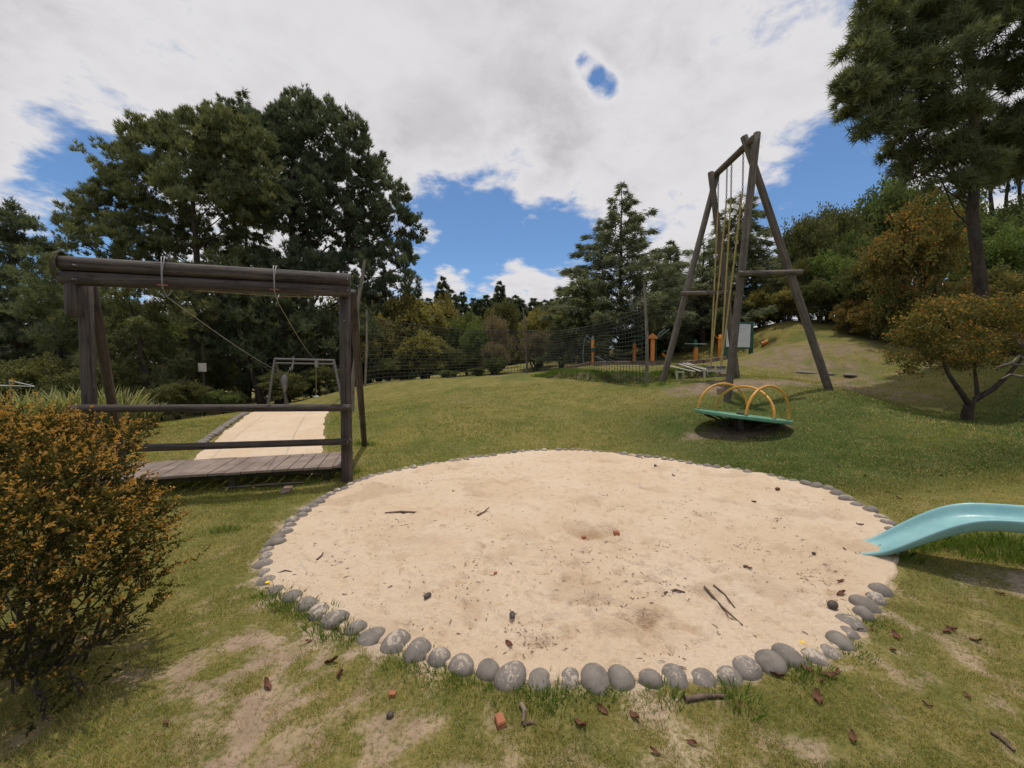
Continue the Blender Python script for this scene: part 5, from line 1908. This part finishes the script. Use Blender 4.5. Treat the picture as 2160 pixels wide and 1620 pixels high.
# white slatted bench
wb = thing('white_bench', 'low white slatted wooden trestle left of the tall swing', 'bench', ground_at(1450, 13))
d = 11.9
for i, (a, b_) in enumerate((((1408, 779), (1465, 797)), ((1432, 780), (1478, 795)), ((1440, 779), (1492, 795)), ((1448, 778), (1494, 791)))):
    pa, pb = P(a[0], a[1], d + .9 + i * .1), P(b_[0], b_[1], d + i * .12)
    for q in (pa, pb):
        q[2] = max(q[2], hz(q[0], q[1]) + .22)
    c_ = (pa + pb) / 2
    MB().box(c_, np.linalg.norm(pb - pa), .07, .03, pb - pa, (0, 0, 1), .005).build('slat', M['white_wood'], wb)
for (px, dd) in ((1428, d + .1), (1442, d + .35), (1486, d + .1), (1492, d + .4)):
    g_ = ground_at(px, dd)
    MB().box(g_ + np.array([0, 0, .1]), .05, .05, .36, (1, 0, .06), bev=.005).build('leg', M['white_wood'], wb)
for px in (1435, 1489):
    g_ = ground_at(px, d + .2)
    MB().box(g_ + np.array([0, 0, .23]), .05, .45, .04, (1, 0, 0), bev=.005).build('crosspiece', M['white_wood'], wb)
# grey stone slabs on the slope
for i, (px, py, s_, lab) in enumerate([(1700, 786, .5, 'flat grey stone slab on the worn slope left of the right swing leg'), (1745, 789, .4, 'flat grey stone slab on the worn slope touching the right swing leg'), (1795, 792, .55, 'flat brown stone slab on the worn slope right of the swing')]):
    g_ = G(px, py)
    o_ = link('stone_slab', stone_mesh(90 + i, s_ * .7, .16, .06), M['kerb_stone'])
    o_.location = tuple(g_)
    o_.rotation_euler = (.1, .05, .3 * i)
    tag(o_, lab, 'stone')

# ------------------------------------------------------------------ litter in the sand and on the grass
def stick(px0, py0, px1, py1, r, lab, mat='twig', fork=False):
    a, b_ = G(px0, py0), G(px1, py1)
    for q in (a, b_):
        q[2] = surf(q[0], q[1]) + r * .8
    m_ = (a + b_) / 2 + np.array([.01, .012, 0])
    m_[2] = surf(m_[0], m_[1]) + r * .9
    ob = MB().tube([a, m_, b_], [r, r * .9, r * .5], 7, True, False, .25, int(px0))
    if fork:
        e = m_ + (a - m_) * .6 + np.array([.05, .08, 0])
        e[2] = surf(e[0], e[1]) + r
        ob.tube([m_, e], [r * .7, r * .3], 6)
        e = m_ + (a - m_) * .7 + np.array([-.03, -.06, 0])
        e[2] = surf(e[0], e[1]) + r
        ob.tube([m_, e], [r * .7, r * .3], 6)
    tag(ob.build('stick', M[mat]), lab, 'stick')


stick(875, 1085, 812, 1086, .012, 'forked twig lying at the left back of the sand', fork=True)
stick(1007, 1090, 1031, 1074, .009, 'small bent twig right of the forked twig on the sand')
stick(1486, 1245, 1566, 1326, .008, 'longest dark stick lying on the right front of the sand')
stick(1505, 1243, 1550, 1283, .007, 'shorter stick crossing beside the longest stick on the sand')
stick(1402, 1251, 1445, 1254, .010, 'short thick stick left of the two crossed sticks')
stick(1322, 962, 1356, 970, .016, 'pale stick near the far rim of the sand')
stick(1445, 1480, 1530, 1474, .014, 'brown stick lying on the grass against the front stones')
stick(1100, 1490, 1103, 1528, .012, 'tan stick standing out on the grass below the biggest front stone', 'timber')
stick(1103, 1532, 1132, 1531, .008, 'grey twig on the grass at the end of the tan stick')
stick(2092, 1548, 2140, 1588, .010, 'dark twig on the grass in the lower right corner')
stick(668, 1183, 682, 1170, .007, 'tiny twig at the left of the sand')
stick(580, 1213, 615, 1212, .006, 'thin twig lying across the leftmost border stones')


def fragment_mesh(sx, sy, sz, seed):
    r_ = random.Random(seed)
    ob = MB().box((0, 0, 0), sx * 1.8, sy * 1.8, sz * 1.8, (1, .1, .05), (0, 0, 1), min(sx, sy, sz) * .25)
    me = bpy.data.meshes.new('fragment')
    me.from_pydata([tuple(c * r_.uniform(.8, 1.15) for c in p) for p in ob.v], [], ob.f)
    me.update()
    return me


def pebble(px, py, sx, sy, sz, mat, name, lab, cat, seed=1, rot=0.0):
    g_ = G(px, py)
    o_ = link(name, fragment_mesh(sx, sy, sz, seed) if mat == 'brick' else stone_mesh(seed, sx, sy, sz), M[mat])
    o_.location = (g_[0], g_[1], surf(g_[0], g_[1]) + sz * .75)
    o_.rotation_euler = (0, 0, rot)
    return tag(o_, lab, cat)


pebble(903, 1259, .018, .03, .016, 'seed', 'pine_cone', 'dark brown seed cone on the left front of the sand', 'cone', 101, -.6)
pebble(1080, 1297, .018, .03, .016, 'seed', 'pebble', 'oval grey brown pebble in the middle front of the sand', 'pebble', 102, 0)
pebble(1045, 1217, .014, .011, .009, 'brick', 'brick_fragment', 'tiny red brick chip in the middle of the sand', 'brick', 103)
pebble(1755, 1288, .035, .028, .025, 'seed', 'pebble', 'brown pebble on the sand beside the right border stones', 'pebble', 104, .4)
pebble(1573, 1200, .018, .022, .014, 'seed', 'pebble', 'small dark pebble in the sand left of the slide', 'pebble', 105, .4)
pebble(1716, 1181, .016, .013, .011, 'seed', 'pebble', 'small round pebble in the sand in front of the slide lip', 'pebble', 106)
pebble(1300, 1137, .03, .022, .018, 'brick', 'clay_lump', 'reddish clay lump at the right of the dug hollow', 'clay', 107)
pebble(1232, 1126, .02, .016, .013, 'brick', 'clay_lump', 'reddish clay lump at the left of the dug hollow', 'clay', 108)
pebble(1640, 1036, .03, .022, .018, 'dry_leaf', 'pebble', 'dark pebble near the right back rim of the sand', 'pebble', 109)
pebble(1382, 987, .022, .02, .018, 'seed', 'pebble', 'dark pebble near the far rim of the sand', 'pebble', 110)
pebble(1055, 1527, .022, .03, .018, 'brick', 'brick_fragment', 'orange brick fragment on the grass in front of the border', 'brick', 111, .3)
pebble(828, 1468, .018, .014, .012, 'brick', 'brick_fragment', 'small orange brick chip on the grass at the left front', 'brick', 112)
pebble(823, 1511, .016, .014, .012, 'seed', 'pebble', 'small grey pebble on the grass below the left brick chip', 'pebble', 113)
pebble(1692, 1362, .012, .014, .01, 'flower', 'yellow_petal', 'yellow petal lying on the right border stones', 'petal', 114)


# dry leaves
def leaf_mesh(seed):
    r_ = random.Random(seed)
    ob = MB()
    pts = []
    n = 7
    L_, W_ = .07, .032
    vs = []
    cu = r_.uniform(.005, .014)
    for i in range(n):
        s = i / (n - 1)
        ww = W_ * math.sin(math.pi * (s * .92 + .04)) * r_.uniform(.8, 1.1)
        zc = cu * (s - .5) ** 2 * 2.5 + .004
        vs += [((s - .5) * L_, -ww / 2, zc + .014 * r_.uniform(.4, 1.2)), ((s - .5) * L_, 0, zc), ((s - .5) * L_, ww / 2, zc + .014 * r_.uniform(.4, 1.2))]
    fs = []
    for i in range(n - 1):
        for k_ in range(2):
            a = i * 3 + k_
            fs.append((a, a + 3, a + 4, a + 1))
    ob.add(vs, fs, True)
    me = bpy.data.meshes.new('fallen_leaf')
    me.from_pydata(ob.v, [], ob.f)
    me.polygons.foreach_set('use_smooth', np.ones(len(me.polygons), bool))
    me.update()
    me.materials.append(M['dry_leaf'])
    return me


lms = [leaf_mesh(i) for i in range(6)]
lr = random.Random(3)
leaf_px = [(1075, 1357, 'sand'), (1775, 1258, 's'), (1775, 1225, 's'), (1840, 1330, 'g'), (2000, 1335, 'g'), (2010, 1330, 'g'), (2060, 1355, 'g'), (1890, 1345, 'g'), (1750, 1430, 'g'), (1765, 1420, 'g'), (1735, 1440, 'g'), (1700, 1415, 'g'), (1725, 1475, 'g'), (1560, 1490, 'g'), (1270, 1500, 'g'), (1340, 1515, 'g'),
           (1225, 1535, 'g'), (1460, 1570, 'g'), (1955, 1490, 'g'), (1885, 1375, 'g'), (700, 1400, 'g'), (650, 1355, 'g'), (580, 1290, 'g'), (720, 1425, 'g'), (705, 1330, 'g'), (1815, 1330, 'g'), (1640, 1430, 'g'), (1870, 1040, 'g'), (1895, 1052, 'g'), (1950, 1007, 'g'), (2090, 1010, 'g'), (2095, 1038, 'g'), (1985, 1005, 'g'),
           (2140, 1015, 'g'), (1768, 985, 'g'), (1825, 1005, 'g'), (2110, 1255, 'g'), (1420, 1470, 'g'), (1580, 1208, 's'), (1420, 1005, 's'), (1780, 1165, 's'), (1815, 1110, 's'), (1590, 1060, 's'), (1240, 1135, 's'), (955, 1042, 's'), (350, 1530, 'g'), (560, 1450, 'g'), (1380, 1590, 'g'), (1800, 1560, 'g'), (2040, 1470, 'g')]
for i, (px, py, w_) in enumerate(leaf_px):
    g_ = G(px, py)
    o_ = bpy.data.objects.new('fallen_leaf', lms[i % 6])
    COL.objects.link(o_)
    o_.location = (g_[0], g_[1], surf(g_[0], g_[1]) + .008 - (.003 if w_ == 'g' else .008))
    o_.rotation_euler = (lr.uniform(-.5, .5), lr.uniform(-.4, .4), lr.uniform(0, 6.28))
    k_ = lr.uniform(.5, 1.05)
    o_.scale = (k_, k_, k_)
    far = py < 1100
    if w_ == 'g':
        tag(o_, 'curled brown dead leaf on the green lawn behind the pit' if far else 'curled brown dead leaf on the patchy grass in front of the pit', 'leaf', 'dead leaves on the far lawn' if far else 'dead leaves on the near grass')
    else:
        tag(o_, 'curled brown dead leaf lying on the sand', 'leaf', 'dead leaves on the sand')

# crumbs of bark and twig strewn over the sand
r7 = np.random.default_rng(17)
n = 1300
cl_t = r7.random(n) * 6.283
cl_r = np.sqrt(r7.random(n)) * .95
cx_, cy_ = cen[0] + cl_r * rim_r(cl_t) * np.cos(cl_t), cen[1] + cl_r * rim_r(cl_t) * np.sin(cl_t)
drifts = [G(*q) for q in ((1130, 1345), (1150, 1360), (1250, 1265), (1330, 1275), (1385, 1155), (1420, 1225), (985, 1185), (1000, 1080), (890, 1020), (1290, 1075), (1270, 1050), (1700, 1210), (1730, 1230), (1640, 1100), (1480, 1085), (700, 1190), (1410, 1395), (1100, 1330), (1560, 1150), (840, 1110))]
for i, g_ in enumerate(drifts):
    k0, k1 = 14 * i, 14 * i + 14
    cx_[k0:k1] = g_[0] + r7.normal(size=14) * .07
    cy_[k0:k1] = g_[1] + r7.normal(size=14) * .05
keep = (fbm(cx_, cy_, 1.6, 3, 44) > .4) | (np.arange(n) < 280)
cx_, cy_ = cx_[keep], cy_[keep]
n = len(cx_)
cz_ = height(cx_, cy_) + sand_z(cx_, cy_)
a = r7.random(n) * 6.283
ll = .003 + .02 * r7.random(n) ** 2.2
ww = r7.uniform(.001, .004, n)
dx, dy = np.cos(a), np.sin(a)
V = np.stack([np.stack([cx_ - dx * ll - dy * ww, cy_ - dy * ll + dx * ww, cz_ + .002], -1), np.stack([cx_ - dx * ll + dy * ww, cy_ - dy * ll - dx * ww, cz_ + .002], -1),
              np.stack([cx_ + dx * ll + dy * ww, cy_ + dy * ll - dx * ww, cz_ + .005], -1), np.stack([cx_ + dx * ll - dy * ww, cy_ + dy * ll + dx * ww, cz_ + .005], -1),
              np.stack([cx_, cy_, cz_ + .009], -1)], 1).reshape(-1, 3)
b5 = np.arange(n)[:, None] * 5
F = np.concatenate([b5 + np.array([[0, 1, 4]]), b5 + np.array([[1, 2, 4]]), b5 + np.array([[2, 3, 4]]), b5 + np.array([[3, 0, 4]])])
M['crumb'] = mat_noise('bark_crumb', (.12, .08, .055), (.28, .2, .14), 9, .9, (1, 1, 1), (.2, .15, .11), .3, .1)
tag(link('bark_crumbs', mesh_np('bark_crumbs', V, F), M['crumb']), 'tiny dark bark crumbs strewn over the sand', 'litter', kind='stuff')

# yellow flowers in the lawn
fl = MB()
for (px, py) in [(830, 868), (845, 872), (860, 866), (960, 858), (985, 860), (965, 862), (478, 1038), (535, 1034), (565, 1240), (700, 1000), (1180, 880), (1040, 915), (905, 905)]:
    g_ = G(px, py)
    fl.tube([g_ + np.array([0, 0, .03]), g_ + np.array([0, 0, .042])], [.012, .017], 7)
tag(fl.build('yellow_flowers', M['flower']), 'tiny yellow flowers dotted in the lawn', 'flowers', kind='stuff')

# ------------------------------------------------------------------ grass blades
r8 = np.random.default_rng(88)


def grass_blades(n, dmin, dmax, hgt, wid, seed, tall=False):
    rr = np.random.default_rng(seed)
    d = np.exp(rr.uniform(math.log(dmin), math.log(dmax), n))
    x = d * rr.uniform(-1.55, 1.55, n)
    y = d
    s = pit_s(x, y)
    g, sa_, so_ = grass_amount(x, y)
    fine = fbm(x, y, 6.5, 3, 39)
    keep = (rr.random(n) < np.clip((g + (fine - .5) * .9 - .32) * 2.4, .10, 1)) & (s > 1.035) & (path_in(x, y) < .02)
    x, y, d, g = x[keep], y[keep], d[keep], g[keep]
    m = len(x)
    z = height(x, y)
    k_ = np.clip(d / 2.6, .8, 3.6)
    h_ = hgt * rr.uniform(.4, 1.3, m) * (1 + .12 * (k_ - 1)) * (.55 + .8 * fbm(x, y, 2.5, 2, 40))
    w_ = wid * k_ * rr.uniform(.7, 1.3, m)
    a = rr.random(m) * 6.283
    ln = rr.uniform(.2, 1.1, m) * h_
    la = rr.random(m) * 6.283
    p = np.stack([x, y, z - .004], -1)
    sd_ = np.stack([np.cos(a), np.sin(a), 0 * a], -1) * w_[:, None]
    tip = p + np.stack([np.cos(la) * ln, np.sin(la) * ln, h_], -1)
    tone = np.clip(fbm(x, y, 1.7, 4, 41) * 1.5 - .35 + rr.normal(size=m) * .26, 0, 1)[:, None]
    blue = (rr.random(m) < .10)[:, None]
    straw = (rr.random(m) < .12 + .42 * (1 - g) + .25 * np.clip((fbm(x, y, .8, 3, 42) - .45) * 3, 0, 1))[:, None]
    col = np.array((.115, .148, .03)) * (1 - tone) + np.array((.24, .215, .058)) * tone
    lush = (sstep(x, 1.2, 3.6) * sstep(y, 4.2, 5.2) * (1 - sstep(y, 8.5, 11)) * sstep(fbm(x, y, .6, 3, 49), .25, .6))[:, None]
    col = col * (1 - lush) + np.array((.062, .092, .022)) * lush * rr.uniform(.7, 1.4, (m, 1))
    col = np.where(blue, np.array((.075, .12, .05)) * rr.uniform(.8, 1.3, (m, 1)), col) * rr.uniform(.75, 1.3, (m, 1))
    col = np.where(straw, np.array((.31, .25, .12)) * rr.uniform(.65, 1.15, (m, 1)), col)
    col = col * (.68 + .7 * fbm(x, y, .75, 3, 47) * (.55 + .9 * fbm(x, y, 4.2, 3, 48)))[:, None] * 1.05
    V = np.stack([p - sd_, p + sd_, tip], 1).reshape(-1, 3)
    return V, np.repeat(col, 3, 0)


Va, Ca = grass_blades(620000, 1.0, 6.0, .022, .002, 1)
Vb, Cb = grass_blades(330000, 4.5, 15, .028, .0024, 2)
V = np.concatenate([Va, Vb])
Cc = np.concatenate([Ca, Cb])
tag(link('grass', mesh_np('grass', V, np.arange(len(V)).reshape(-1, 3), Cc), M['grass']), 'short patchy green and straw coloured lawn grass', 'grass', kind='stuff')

# longer tufts by the stones, the deck and under the slide
r9 = np.random.default_rng(91)
spots = [(1130, 1480, .035), (1160, 1475, .04), (1060, 1465, .03), (1230, 1462, .03), (1280, 1460, .03), (980, 1440, .035), (930, 1425, .035), (860, 1400, .035), (700, 1325, .05), (730, 1345, .05), (670, 1300, .05), (590, 1270, .05), (570, 1255, .04), (620, 1285, .05), (1560, 1480, .05), (1400, 1465, .04), (1680, 1425, .035),
         (1720, 1420, .035), (1790, 1370, .03), (1830, 1310, .03), (740, 1000, .08), (700, 1010, .06), (660, 1020, .05), (1930, 1160, .08), (1960, 1155, .1), (1990, 1150, .09), (2020, 1150, .1), (2060, 1150, .09), (2100, 1150, .12), (2140, 1155, .13), (1900, 1175, .06), (2120, 1180, .1), (2160, 1185, .12), (2050, 1175, .07), (480, 1120, .05),
         (760, 938, .1), (780, 940, .08), (2042, 890, .05), (1395, 812, .1), (1360, 815, .1)]
for i in range(46):
    al = .05 + .8 * i / 45 * (len(BANK) - 1) + r9.uniform(-.03, .03)
    k_ = min(int(al), len(BANK) - 2)
    q_ = BANK[k_] + (BANK[k_ + 1] - BANK[k_]) * (al - k_)
    spots.append((float(q_[0] + r9.normal() * .05), float(q_[1] + .1 + r9.normal() * .06), -.13))
TV, TC = [], []
for (px, py, h) in spots:
    g_ = G(px, py) if h > 0 else np.array([px, py, 0])
    big_ = 1.0 if h > 0 else 2.6
    h = abs(h)
    m = 150
    rr = r9.normal(size=(m, 2)) * .055 * big_
    x, y = g_[0] + rr[:, 0], g_[1] + rr[:, 1]
    z = height(x, y)
    hh_ = h * r9.uniform(.4, 1.3, m)
    a = r9.random(m) * 6.283
    w_ = .0026 * big_
    p = np.stack([x, y, z - .004], -1)
    sd_ = np.stack([np.cos(a), np.sin(a), 0 * a], -1) * w_
    la = np.arctan2(rr[:, 1], rr[:, 0]) + r9.normal(size=m) * .5
    ln = hh_ * r9.uniform(.2, .9, m)
    md = p + np.stack([np.cos(la) * ln * .3, np.sin(la) * ln * .3, hh_ * .6], -1)
    tip = p + np.stack([np.cos(la) * ln, np.sin(la) * ln, hh_], -1)
    TV.append(np.stack([p - sd_, p + sd_, md + sd_ * .8, tip, md - sd_ * .8], 1).reshape(-1, 3))
    f = r9.random((m, 1))
    cc = np.array((.07, .13, .024)) * (1 - f) + np.array((.16, .2, .045)) * f
    TC.append(np.repeat(cc, 5, 0))
TV, TC = np.concatenate(TV), np.concatenate(TC)
tag(link('grass_tufts', mesh_np('grass_tufts', TV, np.arange(len(TV)).reshape(-1, 5), TC), M['grass']), 'longer grass tufts along the border stones and under the slide', 'grass', kind='stuff')
